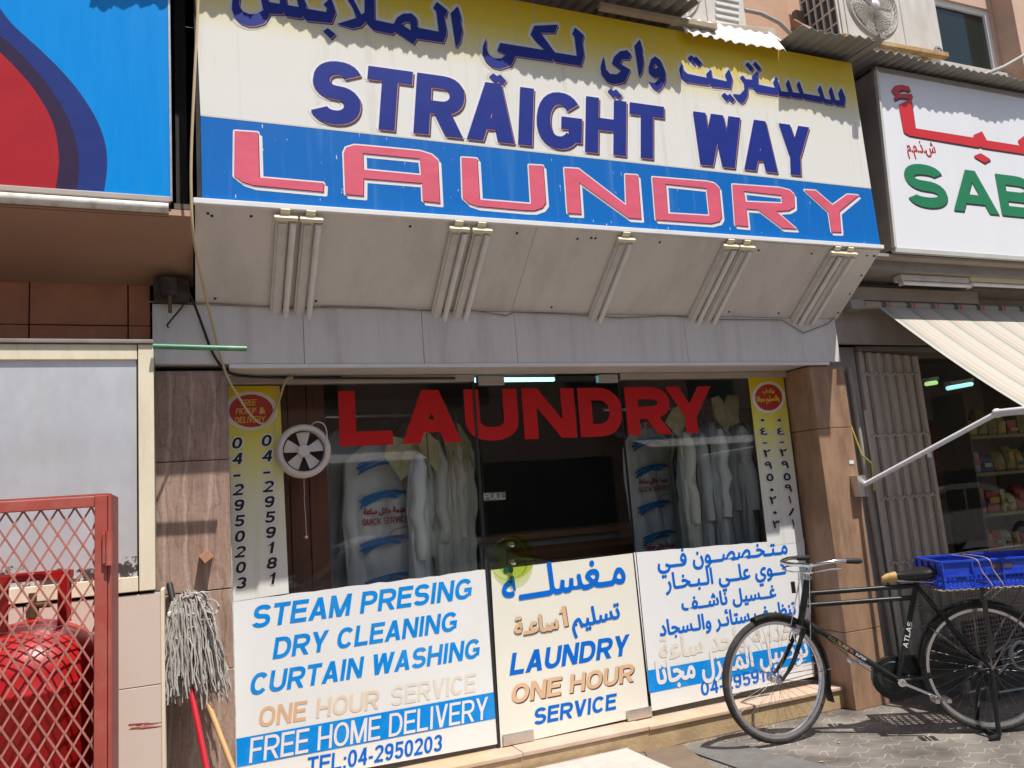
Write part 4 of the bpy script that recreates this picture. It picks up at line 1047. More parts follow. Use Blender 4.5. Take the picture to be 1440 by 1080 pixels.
# ---------------------------------------------------------------- under the white sign: soffit, lights, awning
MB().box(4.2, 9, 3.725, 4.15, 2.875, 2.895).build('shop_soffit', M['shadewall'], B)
MB().box(4.22, 9, 3.80, 4.15, 2.81, 2.874).build('soffit_step', M['gframe'], B)
bm0 = onY(1225, 415, 4.0)
MB().box(4.12, onY(1375, 415, 4.0).x, 4.0, 4.12, onY(1300, 425, 4.0).z, onY(1300, 407, 4.0).z).build('ledge', M['shadewall'], B, bevel=.004)
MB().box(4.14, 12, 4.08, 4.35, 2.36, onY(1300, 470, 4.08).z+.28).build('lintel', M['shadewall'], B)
l0, l1, l2 = onY(1264, 395, 3.88), onY(1361, 397, 3.88), onY(1450, 400, 3.88)
for a, b, lab in ((l0, l1, 'grimy tube light nearer the laundry sign, under the white sign'), (l1, onY(1470, 400, 3.88), 'cream tube light right end under the white sign')):
    t = thing('ceiling_light', lab, 'tube light', tuple(a), 'tube lights under the white sign')
    MB().box(a.x+.005, b.x-.005, 3.86, 3.93, a.z+.0, a.z+.045).build('batten', M['capm'] if a is l1 else M['batten'], t, bevel=.006)
    MB().cyl((a.x+.01, 3.865, a.z-.018), (b.x-.01, 3.865, a.z-.018), .015, 12).build('tube', M['tube'], t, smooth=True)
    for X in (a.x+.008, b.x-.008): MB().box(X-.007, X+.007, 3.85, 3.89, a.z-.036, a.z).build('lampholder', M['batten'], t, bevel=.003)

def stripemat():
    m = mat('striped_canvas', (1, 1, 1), .85); n = m.node_tree; b = n.nodes['Principled BSDF']; L = n.links.new
    tc = n.nodes.new('ShaderNodeTexCoord'); sp = n.nodes.new('ShaderNodeSeparateXYZ'); L(tc.outputs['Object'], sp.inputs[0])
    mm = n.nodes.new('ShaderNodeMath'); mm.operation = 'MULTIPLY'; mm.inputs[1].default_value = 1/.235; L(sp.outputs['X'], mm.inputs[0])
    fr = n.nodes.new('ShaderNodeMath'); fr.operation = 'FRACT'; L(mm.outputs[0], fr.inputs[0])
    r = n.nodes.new('ShaderNodeValToRGB'); r.color_ramp.interpolation = 'CONSTANT'; e = r.color_ramp.elements
    cs = [(0, (.45, .41, .34)), (.40, (.20, .235, .21)), (.60, (.45, .41, .34)), (.66, (.42, .24, .18)), (.76, (.45, .41, .34)), (.9, (.38, .345, .285))]
    while len(e) < len(cs): e.new(.5)
    for q, (p, c) in zip(e, cs): q.position = p; q.color = (*c, 1)
    L(fr.outputs[0], r.inputs[0])
    no = n.nodes.new('ShaderNodeTexNoise'); no.inputs['Scale'].default_value = 3; no.inputs['Detail'].default_value = 8; L(tc.outputs['Object'], no.inputs[0])
    mx = n.nodes.new('ShaderNodeMix'); mx.data_type = 'RGBA'; mp = n.nodes.new('ShaderNodeMapRange'); mp.inputs[1].default_value = .35; mp.inputs[2].default_value = .7; mp.inputs[3].default_value = .25; mp.inputs[4].default_value = .65
    L(no.outputs[0], mp.inputs[0]); L(mp.outputs[0], mx.inputs[0]); L(r.outputs[0], mx.inputs[6]); mx.inputs[7].default_value = (.46, .42, .36, 1)
    L(mx.outputs[2], b.inputs['Base Color'])
    return m
M['canvas'] = stripemat()
aw = thing('awning', 'sun bleached striped canvas awning with a white folding arm', 'awning', (5.8, 4.0, 2.6))
az, ay = onY(1330, 434, 4.0).z, 4.0
mb = MB(); nx, ny = 90, 14; ax0, ax1 = 4.45, 8.6
vs = []
for j in range(ny+1):
    v = j/ny
    for i in range(nx+1):
        x = ax0+(ax1-ax0)*i/nx
        y = ay-.02-1.32*v; z = az-.01-1.16*v-.05*math.sin(math.pi*v)+.007*math.sin(x*26+.6*v)*v
        vs.append((x, y, z))
fs = [(j*(nx+1)+i, j*(nx+1)+i+1, (j+1)*(nx+1)+i+1, (j+1)*(nx+1)+i) for j in range(ny) for i in range(nx)]
mb.add(vs, fs); k = len(vs); mb.add([(a, b, c+.003) for a, b, c in vs], fs)
mb.build('canvas', M['canvas'], aw, smooth=True)
def rollmat():
    m = M['canvas'].copy(); m.name = 'rolled_striped_canvas'
    for nd in m.node_tree.nodes:
        if nd.type == 'VALTORGB' and nd.color_ramp.interpolation == 'CONSTANT':
            for e, c in zip(nd.color_ramp.elements, ((.36, .31, .25), (.06, .08, .07), (.36, .31, .25), (.5, .09, .06), (.36, .31, .25), (.36, .31, .25))): e.color = (*c, 1)
        if nd.type == 'MAP_RANGE' and abs(nd.inputs[3].default_value-.25) < .01: nd.inputs[3].default_value = 0; nd.inputs[4].default_value = .25
    return m
MB().cyl((4.30, ay, az+.01), (8.6, ay, az-.0), .028, 16).build('roller', rollmat(), aw, smooth=True)
MB().box(4.2, 4.32, ay-.03, ay+.05, az-.03, az+.04).build('roller_bracket', M['gframe'], aw, bevel=.004)
e0 = onY(1213, 683, 4.02); e1 = onY(1402, 581, 3.22); e2 = onY(1480, 573, 2.75)
arm = MB().tube([e0, e1], .016, 12)
ar = arm.build('arm', M['white'], aw, smooth=True)
MB().tube([e1, e1+(e2-e1)*.5, e2], .022, 12).build('arm', M['white'], aw, smooth=True)
MB().sphere(e1, .028).build('elbow', M['white'], ar, smooth=True)
MB().box(e0.x-.06, e0.x+.02, 4.0, 4.06, e0.z-.07, e0.z+.07).build('wall_bracket', M['alu'], aw, bevel=.004)
c = e0.lerp(e1, .52); MB().obox(c+V((0, 0, -.03)), (.014, 0, 0), (0, .004, 0), (0, 0, .016)).build('lug', M['white'], ar)

# ---------------------------------------------------------------- folding gate
M['gate'] = mat('grey_gate_paint', (.60, .53, .46), .55, var=.12, scale=7, dirt=(.33, .28, .23), dirt_amt=.5, dscale=5, stretch=(3, 3, .4))
g0 = onY(1205, 494, 4.2); g1 = onY(1291, 497, 4.2)
gt = thing('folding_gate', 'collapsed grey steel folding gate with narrow upright slats', 'gate', ((g0.x+g1.x)/2, 4.2, .01), None)
N = 13; gw = (g1.x-g0.x)/N
for i in range(N):
    xx = g0.x+gw*(i+.5)+random.uniform(-.004, .004); yy = 4.2+(.022 if i % 2 else 0)+random.uniform(-.003, .003); hw = gw*.44
    s = MB().prism([(xx-hw, yy, .02), (xx+hw, yy+.006, .02), (xx+hw, yy+.006, g0.z-.003*i), (xx-hw, yy, g0.z-.003*i)], (0, .004, 0))
    s.box(xx-hw-.001, xx-hw+.003, yy+.0045, yy+.03, .02, g0.z-.003*i)
    s.build('slat', M['gate'], gt, bevel=.0008)
for zz in (2.16, 1.72, 1.28, .84, .4):
    for i in range(N-1):
        xx = g0.x+gw*(i+1)
        MB().beam((xx-gw*.45, 4.196, zz-.012), (xx+gw*.45, 4.196, zz+.012), .004, .012).build('link', M['gate'], gt)
    rv = MB()
    for i in range(N): MB().lathe([(0, -.006), (.006, -.003), (.006, 0)], (g0.x+gw*(i+.5), 4.196, zz), (0, 1, 0), 8).build('rivet', M['alu'], gt)
MB().box(4.40, 9, 4.17, 4.25, g0.z+.004, g0.z+.035).build('top_rail', M['gframe'], gt)
y0_ = onY(1200, 600, 4.12)
tag(MB().tube([onY(1196, 598, 4.12), onY(1212, 640, 4.1), onY(1226, 652, 4.1), onY(1230, 690, 4.1)], .006, 8).build('yellow_wire', mat('yellow_cable', (.6, .5, .08), .5)), 'yellow wire hanging beside the folding gate', 'cable')
tag(MB().tube([(4.30, 4.17, 2.2), (4.31, 4.165, 1.5), (4.33, 4.16, .6), (4.34, 4.16, .02)], .018, 10).build('drain_pipe', M['grey'], smooth=True), 'slim grey pipe running down between pillar and gate', 'pipe')
tag(MB().tube([(4.37, 4.15, 1.9), (4.375, 4.15, 1.2), (4.385, 4.15, .02)], .011, 8).build('conduit', mat('pale_conduit', (.5, .48, .44), .6), smooth=True), 'thin pale conduit beside the slim grey pipe', 'pipe')
pl_ = onY(1197, 650, YP)
tag(MB().box(pl_.x-.02, pl_.x+.02, YP-.004, YP-.0005, pl_.z-.012, pl_.z+.012).build('number_plate', M['white']), 'tiny white tag stuck on the stone pillar', 'tag')
# ---------------------------------------------------------------- aluminium cabinet panel and tiled pier on the left
YL = 3.78
cz0, cz1 = 1.1975, 2.262
cx1 = onY(217, 640, YL).x
K = thing('metal_cabinet', 'silver metal cabinet panel in a cream frame above the red gas cylinder', 'cabinet', (cx1-.6, YL, cz0))
def peelmat():
    m = mat('brushed_silver_panel', (.80, .82, .84), .36, metal=.25, var=.08, scale=5, dirt=(.60, .56, .45), dirt_amt=.5, dscale=2.2, stretch=(1, 1, .5))
    n = m.node_tree; b = n.nodes['Principled BSDF']; L = n.links.new
    old = b.inputs['Base Color'].links[0].from_socket
    tc = n.nodes.new('ShaderNodeTexCoord'); sp = n.nodes.new('ShaderNodeSeparateXYZ'); L(tc.outputs['Object'], sp.inputs[0])
    no = n.nodes.new('ShaderNodeTexNoise'); no.inputs['Scale'].default_value = 9; no.inputs['Detail'].default_value = 9; no.inputs['Roughness'].default_value = .7; L(tc.outputs['Object'], no.inputs[0])
    mr = n.nodes.new('ShaderNodeMapRange'); mr.inputs[1].default_value = .10; mr.inputs[2].default_value = .30; mr.inputs[3].default_value = .16; mr.inputs[4].default_value = -.3
    L(sp.outputs['Z'], mr.inputs[0])
    ad = n.nodes.new('ShaderNodeMath'); L(no.outputs[0], ad.inputs[0]); L(mr.outputs[0], ad.inputs[1])
    r = n.nodes.new('ShaderNodeValToRGB'); r.color_ramp.elements[0].position = .62; r.color_ramp.elements[1].position = .66; L(ad.outputs[0], r.inputs[0])
    mx = n.nodes.new('ShaderNodeMix'); mx.data_type = 'RGBA'; L(r.outputs[0], mx.inputs[0]); L(old, mx.inputs[6]); mx.inputs[7].default_value = (.07, .055, .05, 1)
    L(mx.outputs[2], b.inputs['Base Color'])
    ml = n.nodes.new('ShaderNodeMath'); ml.operation = 'MULTIPLY_ADD'; ml.inputs[1].default_value = -.55; ml.inputs[2].default_value = .55; L(r.outputs[0], ml.inputs[0]); L(ml.outputs[0], b.inputs['Metallic'])
    return m
MB().box(-2.2, cx1-.07, YL+.008, YL+.02, cz0+.06, cz1-.06).build('panel', peelmat(), K)
M['cfr'] = mat('cream_metal_frame', (.80, .73, .54), .42, var=.05, scale=6, dirt=(.45, .34, .2), dirt_amt=.4, dscale=4, stretch=(2, 2, .5))
MB().box(-2.2, cx1-.066, YL-.006, YL+.03, cz1-.068, cz1).build('frame_rail', M['cfr'], K, bevel=.003)
MB().box(cx1-.062, cx1, YL-.008, YL+.03, cz0, cz1).build('frame_post', M['cfr'], K, bevel=.003)
MB().box(-2.2, cx1-.066, YL-.008, YL+.03, cz0, cz0+.062).build('frame_rail', M['cfr'], K, bevel=.003)
MB().box(-2.2, cx1, YL-.02, YL+.15, cz1+.003, cz1+.02).build('top_ledge', M['gframe'], K, bevel=.003)
MB().box(-2.2, cx1-.004, YL+.032, 4.06, cz0, cz1-.01).build('cabinet_body', M['gframe'], K)
tag(MB().cyl(onY(215, 487, 3.74), onY(347, 490.5, 3.74), .0125, 16).build('green_pipe', mat('green_pvc', (.07, .24, .13), .35, var=.2, dirt=(.4, .42, .36), dirt_amt=.5, dscale=6), smooth=True), 'short green plastic pipe sticking out past the cabinet corner', 'pipe')
pr = thing('tiled_pier', 'cream tiled pier with a red paint smear below the cabinet', 'pier', (cx1-.1, YL, 0))
tx1 = onY(230, 828, YL).x
M['ctile'] = mat('cream_tile', (.66, .56, .47), .35, var=.03, scale=4, dirt=(.5, .4, .32), dirt_amt=.3, dscale=4)
zz = [0, .05, onY(205, 965, YL).z, cz0-.012]
zz = [0, zz[2]-.40, zz[2], zz[3]]
for i in range(3): MB().box(-.62, tx1, YL, YL+.16, zz[i]+.0015, zz[i+1]-.0015).build('tile', M['ctile'], pr, bevel=.002)
for i in range(3): MB().box(-1.5, -.624, YL, YL+.16, zz[i]+.0015, zz[i+1]-.0015).build('tile', M['ctile'], pr, bevel=.002)
MB().box(tx1-.012, tx1+.002, YL-.004, YL+.165, 0, cz0-.004).build('edge_trim', M['cfr'], pr, bevel=.002)
MB().box(-1.49, tx1-.014, YL+.01, YL+.15, .001, cz0-.013).build('grout', M['joint'], pr)
mb = MB(); c0, c1 = onY(180, 1023, YL), onY(229, 1018, YL)
for k in range(14):
    u = random.random()*.6; v = min(1, u+random.uniform(.2, .6)); z = random.uniform(-.011, .011)
    a, b = c0.lerp(c1, u), c0.lerp(c1, v); h = random.uniform(.001, .004)
    mb.poly([(a.x, YL-.0006-k*EPS*3, a.z+z-h), (b.x, YL-.0006-k*EPS*3, b.z+z-h*.4), (b.x, YL-.0006-k*EPS*3, b.z+z+h*.4), (a.x, YL-.0006-k*EPS*3, a.z+z+h)])
mb.build('paint_smear', mat('red_smear', (.42, .07, .04), .6, var=.3), pr)

# ---------------------------------------------------------------- red cage with expanded metal door, gas cylinder inside
YK = 3.2
M['cage'] = mat('faded_red_paint', (.40, .075, .055), .5, var=.12, scale=9, dirt=(.50, .19, .15), dirt_amt=.6, dscale=5)
M['cagemesh'] = mat('pink_faded_red_mesh', (.44, .17, .13), .55, var=.2, scale=12)
cg = thing('gas_cage', 'red steel cage with a diamond mesh door around a gas cylinder', 'cage', (-.7, YK, 0))
kx1 = onY(156, 693, YK).x; kz1 = onY(163, 693, YK).z; pw = .052
MB().box(kx1-.052, kx1-.012, YK-.006, YK+.03, .06, kz1-.006).build('door_stile', M['cage'], cg, bevel=.003)
MB().box(-1.3, kx1-.053, YK-.004, YK+.026, kz1-.046, kz1-.008).build('door_rail', M['cage'], cg, bevel=.003)
MB().box(-1.3, kx1-.053, YK-.004, YK+.026, .06, .10).build('door_rail', M['cage'], cg, bevel=.003)
MB().box(kx1-.010, kx1, YK+.002, YK+.04, 0, kz1).build('corner_post', M['cage'], cg, bevel=.002)
MB().box(kx1-.010, kx1-.001, YK+.042, YK+.34, 0, kz1-.002).build('side_panel', mat('shaded_red_paint', (.26, .035, .03), .5, var=.15), cg)  # shade of the side face put into a darker copy of the cage red
MB().box(-1.3, kx1-.012, YK+.03, YK+.06, kz1-.004, kz1+.002).build('top_frame', M['cage'], cg)
hg = MB(); hz = onY(160, 770, YK).z
hg.box(kx1-.026, kx1+.006, YK-.02, YK+.0, hz-.055, hz+.055); hg.build('hinge', M['cage'], cg, bevel=.004)
MB().cyl((kx1-.006, YK-.018, hz-.06), (kx1-.006, YK-.018, hz+.06), .011, 12).build('hinge_pin', M['cage'], cg, smooth=True)
# diamond mesh: strands zig-zag between the frame members
mb = MB(); dw, dh, mx0, mx1, mz0, mz1 = .0525, .089, -1.28, kx1-.050, .098, kz1-.044
nz = int((mz1-mz0)/(dh/2)); nxm = int((mx1-mx0)/(dw/2))+1
for i in range(-1, nxm+1):
    pts = []
    for j in range(nz+2):
        q = 1 if (i+j) % 2 else -1
        pts.append(V((min(mx1-i*dw/2+q*dw*.24, mx1+.004), YK+.012+q*.0015, max(mz1-j*dh/2, mz0))))
    for a, b in zip(pts, pts[1:]):
        if (b-a).length < .01: continue
        mb.beam(a, b,   .0066, .0026, (0, 1, 0))
mb.build('diamond_mesh', M['cagemesh'], cg)
M['gasred'] = mat('gas_red', (.42, .008, .008), .38, var=.06, scale=4, coat=.05, dirt=(.28, .015, .012), dirt_amt=.5, dscale=7)
gcx, gcy = -.545, 3.495
gtop = onY(70, 868, gcy-.1).z
gc = thing('gas_cylinder', 'shiny red gas cylinder with a guard collar behind the mesh door', 'gas cylinder', (gcx, gcy, .02))
R_ = .252
prof = [(0, .04), (.18, .04), (.22, .06), (R_, .13)]+[(R_, .14), (R_, gtop-.25), (R_+.003, gtop-.245), (R_+.003, gtop-.235), (R_, gtop-.23)]
prof += [(R_*math.cos(a*math.pi/20), gtop-.21+.2*math.sin(a*math.pi/20)) for a in range(1, 10)]+[(.0, gtop)]
MB().lathe([(r, h) for r, h in prof], (gcx, gcy, 0), n=48).build('body', M['gasred'], gc, smooth=True)
MB().lathe([(.2, .0), (.205, .0), (.205, .05), (.2, .05)], (gcx, gcy, .02), n=32).build('foot_ring', M['gasred'], gc, smooth=True)
cb_ = []
for a in (35, 145, 235, 325):
    a = math.radians(a); p = V((gcx+.13*math.cos(a), gcy+.13*math.sin(a), gtop-.03)); tg = V((-math.sin(a), math.cos(a), 0))
    MB().obox(p+V((0, 0, .085)), tg*.02, V((math.cos(a), math.sin(a), 0))*.004, V((0, 0, .09))).build('collar_post', M['gasred'], gc, bevel=.002)
MB().lathe([(.128, gtop+.135), (.134, gtop+.135), (.134, gtop+.16), (.128, gtop+.16), (.128, gtop+.135)], (gcx, gcy, 0), n=40).build('collar_ring', M['gasred'], gc, smooth=True)
vv = MB(); vv.lathe([(0, 0), (.022, 0), (.022, .05), (.014, .05), (.014, .09), (0, .09)], (gcx, gcy, gtop-.003), n=16); vv.cyl((gcx, gcy, gtop+.04), (gcx+.06, gcy-.02, gtop+.04), .011, 10)
vv.build('valve', mat('dull_brass', (.16, .10, .05), .5, metal=.6), gc, smooth=True)

# ---------------------------------------------------------------- mop and red pole leaning on the marble
YMp = 3.96
M['redhandle'] = mat('red_pole', (.5, .015, .03), .35, var=.08)
M['wood'] = mat('pole_wood', (.52, .32, .13), .55, var=.12, scale=20, stretch=(1, 1, .2))
M['yarn'] = mat('grey_mop_yarn', (.46, .43, .39), .95, var=.25, scale=60, dirt=(.22, .2, .18), dirt_amt=.7, dscale=14)
a, b = onY(238, 820, 4.035), onY(291, 1082, 3.72)
dl = (b-a).normalized(); e = a+dl*((b-a).length*1.45)
e = a+(b-a)*((a.z-.012)/(a.z-b.z))
rp = thing('red_pole', 'red broom pole with a black grip standing upside down behind the mop', 'pole', (e.x, e.y, 0))
MB().cyl(a+dl*.09, e, .0125, 14).build('shaft', M['redhandle'], rp, smooth=True)
MB().tube([a, a+dl*.01, a+dl*.095], [.012, .0145, .0145], 14).build('grip', M['black'], rp, smooth=True)
ma, mbp = onY(270, 930, 3.955), onY(328, 1082, 3.72)
me_ = ma+(mbp-ma)*((ma.z-.012)/(ma.z-mbp.z)); md = (ma-me_).normalized()
mp_ = thing('string_mop', 'grey string mop with a wooden handle leaning head up on the marble', 'mop', (me_.x, me_.y, 0))
top = ma+md*.30
top = onY(262, 852, 3.93)
MB().cyl(me_, ma+md*.12, .0115, 14).build('handle', M['wood'], mp_, smooth=True)
yn = MB(); rnd = random.Random(5)
hc = onY(262, 850, 3.90)
for k in range(420):
    # strands fold over the clamp and hang down
    fx = rnd.uniform(-1, 1); fy = rnd.uniform(-.05, .055)
    tx = hc.x+fx*.075+.012; tz = hc.z+.055*(1-fx*fx)+rnd.uniform(-.05, .01)
    ln = rnd.uniform(.33, .46)*(1-.12*abs(fx)); ex = hc.x+.02+fx*rnd.uniform(.10, .155)+.015; ey = hc.y+fy*1.2-.035*rnd.random()
    pts = []
    st_ = V((hc.x-.02+rnd.uniform(-.03, .05), hc.y+fy*.5, hc.z-.02))
    for j in range(10):
        v = j/9
        if v < .25:
            w = v/.25; p = st_.lerp(V((tx, hc.y+fy-.02, tz)), w); p.z += .02*math.sin(math.pi*w)
        else:
            w = (v-.25)/.75; p = V((tx+(ex-tx)*w**.8, hc.y+fy-.02+(ey-hc.y-fy+.02)*w, tz-ln*w))
        p += V((rnd.uniform(-.009, .009), rnd.uniform(-.009, .009), rnd.uniform(-.005, .005)))
        p.y = min(p.y, 4.035)
        pts.append(p)
    yn.tube(pts, rnd.uniform(.0028, .0043), 5)
for k in range(16):   # stray loops over the top
    c = hc+V((rnd.uniform(-.03, .10), -.06, rnd.uniform(-.16, .03))); r1 = rnd.uniform(.03, .06)
    a0 = rnd.uniform(0, 6)
    yn.tube([c+V((r1*math.cos(a0+t*.45), rnd.uniform(-.01, .01), r1*.8*math.sin(a0+t*.45))) for t in range(9)], .0036, 5)
yn.build('yarn_head', M['yarn'], mp_, smooth=True)
MB().beam(hc+V((-.075, -.05, -.03)), hc+V((.0, -.055, -.015)), .022, .02).build('clamp', M['white'], mp_, bevel=.005)

# ---------------------------------------------------------------- peg in the marble, rusty bracket, cables
pg = onY(291, 782, YP)
tag(MB().obox(pg+V((-.004, -.045, .0)), (.019, 0, .014), (0, .05, 0), (-.012, 0, .016)).build('wooden_peg', mat('peg_wood', (.42, .22, .13), .7, var=.15), bevel=.002), 'square wooden peg sticking out of the marble column', 'peg')
kb = thing('rusty_clamp', 'blackened rusty clamp with a hanging bolt in the corner under the brown soffit', 'clamp', tuple(onY(240, 420, 4.0)))
M['sootrust'] = mat('sooty_rust', (.055, .04, .032), .9, var=.5, scale=22)
c0 = onY(240, 407, 4.0)
MB().box(c0.x-.075, c0.x+.085, 3.98, 4.09, c0.z-.06, c0.z+.055).build('block', M['sootrust'], kb, bevel=.008)
MB().lathe([(0, -.04), (.032, -.04), (.038, -.02), (.038, .045), (0, .045)], c0+V((-.005, -.03, 0)), n=10).build('nut', M['sootrust'], kb, bevel=.002)
MB().cyl(c0+V((-.005, -.035, 0)), c0+V((-.003, -.035, -.125)), .0085, 8).build('bolt', mat('rust_bolt', (.14, .075, .04), .9, var=.3), kb, smooth=True)
tag(MB().tube([onY(260, 423, 4.01), onY(256, 432, 4.0), onY(244, 446, 4.0), onY(235, 457, 4.01), onY(237, 461, 4.015)], .0045, 6).build('bent_wire', M['sootrust'], smooth=True), 'bent rusty wire hanging over the white fascia', 'wire')
M['tancable'] = mat('tan_cable', (.56, .42, .24), .6, var=.08)
pts = [onY(280, -30, 3.5), onY(277, 40, 3.5), onY(273, 120, 3.5), onY(269, 215, 3.52), onY(269, 280, 3.54), onY(272, 330, 3.58), onY(281, 380, 3.7), onY(290, 420, 3.85), onY(300, 462, 3.97), onY(311, 505, 4.02), onY(322, 535, 4.03), onY(338, 562, 4.1), onY(352, 583, 4.2), onY(366, 595, 4.26), onY(376, 593, 4.27), onY(388, 574, 4.27), onY(394, 558, 4.27), onY(402, 534, 4.24), onY(411, 531, 4.2)]
def smooth(pts, k=5):
    out = []
    for i in range(len(pts)-1):
        p0 = pts[max(i-1, 0)]; p1 = pts[i]; p2 = pts[i+1]; p3 = pts[min(i+2, len(pts)-1)]
        for j in range(k):
            t = j/k; out.append(.5*((2*p1)+(p2-p0)*t+(2*p0-5*p1+4*p2-p3)*t*t+(3*p1-p0-3*p2+p3)*t**3))
    return out+[pts[-1]]
tag(MB().tube(smooth(pts), .0062, 8).build('cable', M['tancable'], smooth=True), 'tan cable drooping from above the sign to the round badge', 'cable')
pts = [onY(262, 405, 3.98), onY(274, 430, 4.0), onY(287, 465, 4.02), onY(297, 492, 4.02), onY(308, 511, 4.02), onY(316, 520, 4.05), onY(335, 528, 4.2), onY(390, 531, 4.25), onY(520, 532, 4.26), onY(640, 532, 4.262)]
tag(MB().tube(smooth(pts), .0065, 8).build('cable', M['black'], smooth=True), 'black cable bending under the fascia into the shopfront', 'cable')
pts = [onY(320, 524, 4.12), onY(350, 529, 4.24), onY(420, 530.5, 4.262), onY(480, 530, 4.264)]
tag(MB().tube(smooth(pts), .005, 8).build('cable', M['black'], smooth=True), 'second thin black cable tucked under the fascia', 'cable')

# ---------------------------------------------------------------- exhaust fan in the left window
YF = 4.27
fc = onY(426.5, 634.5, YF)
f = thing('exhaust_fan', 'round white plastic exhaust fan with five blades set in the window', 'fan', tuple(fc))
M['plast'] = mat('aged_white_plastic', (.66, .60, .54), .4, var=.05, scale=8, dirt=(.45, .38, .32), dirt_amt=.35, dscale=7)
MB().lathe([(.108, .03), (.108, -.035), (.116, -.045), (.128, -.043), (.139, -.03), (.141, -.01), (.141, .028)], fc, (0, 1, 0), 56).build('housing', M['plast'], f, smooth=True)
MB().lathe([(0, .026), (.108, .026)], fc, (0, 1, 0), 40).build('shutter', M['acdark'], f)
for k in range(5):
    a0 = math.radians(90+72*k); mb = MB(); top_, bot = [], []
    for u in range(7):
        w_ = math.radians(-20+40*u/6)
        top_.append(fc+V((math.cos(a0+w_)*.100, -.012+.022*(u/6-.5), math.sin(a0+w_)*.100)))
        bot.append(fc+V((math.cos(a0+w_*1.45)*.033, -.012+.010*(u/6-.5), math.sin(a0+w_*1.45)*.033)))
    n = 7; vs = bot+top_; vs += [p+V((0, .004, 0)) for p in vs]
    fs = [(i, i+1, n+i+1, n+i) for i in range(n-1)]+[(2*n+i, 2*n+n+i, 2*n+n+i+1, 2*n+i+1) for i in range(n-1)]
    mb.add(vs, fs); mb.build('blade', M['plast'], f, smooth=True)
MB().lathe([(0, -.034), (.026, -.034), (.033, -.028), (.033, .0)], fc, (0, 1, 0), 32).build('hub', M['plast'], f, smooth=True)
cd = smooth([fc+V((.045, -.01, .135)), fc+V((.07, -.045, .148)), fc+V((.105, -.055, .13)), fc+V((.118, -.055, .08)), fc+V((.112, -.05, .02)), fc+V((.108, -.046, -.04))])
MB().tube(cd, .0032, 6).build('cord', M['plast'], f, smooth=True)
pl2 = smooth([fc+V((-.006, -.03, -.14)), fc+V((-.006, -.03, -.22)), fc+V((-.002, -.03, -.23)), fc+V((-.008, -.03, -.24)), fc+V((-.004, -.03, -.36)), fc+V((-.004, -.03, -.44))])
MB().tube(pl2, .0014, 5).build('pull_string', M['plast'], f)
MB().sphere(fc+V((-.004, -.03, -.445)), .008).build('string_bead', M['plast'], f, smooth=True)
from mathutils import noise
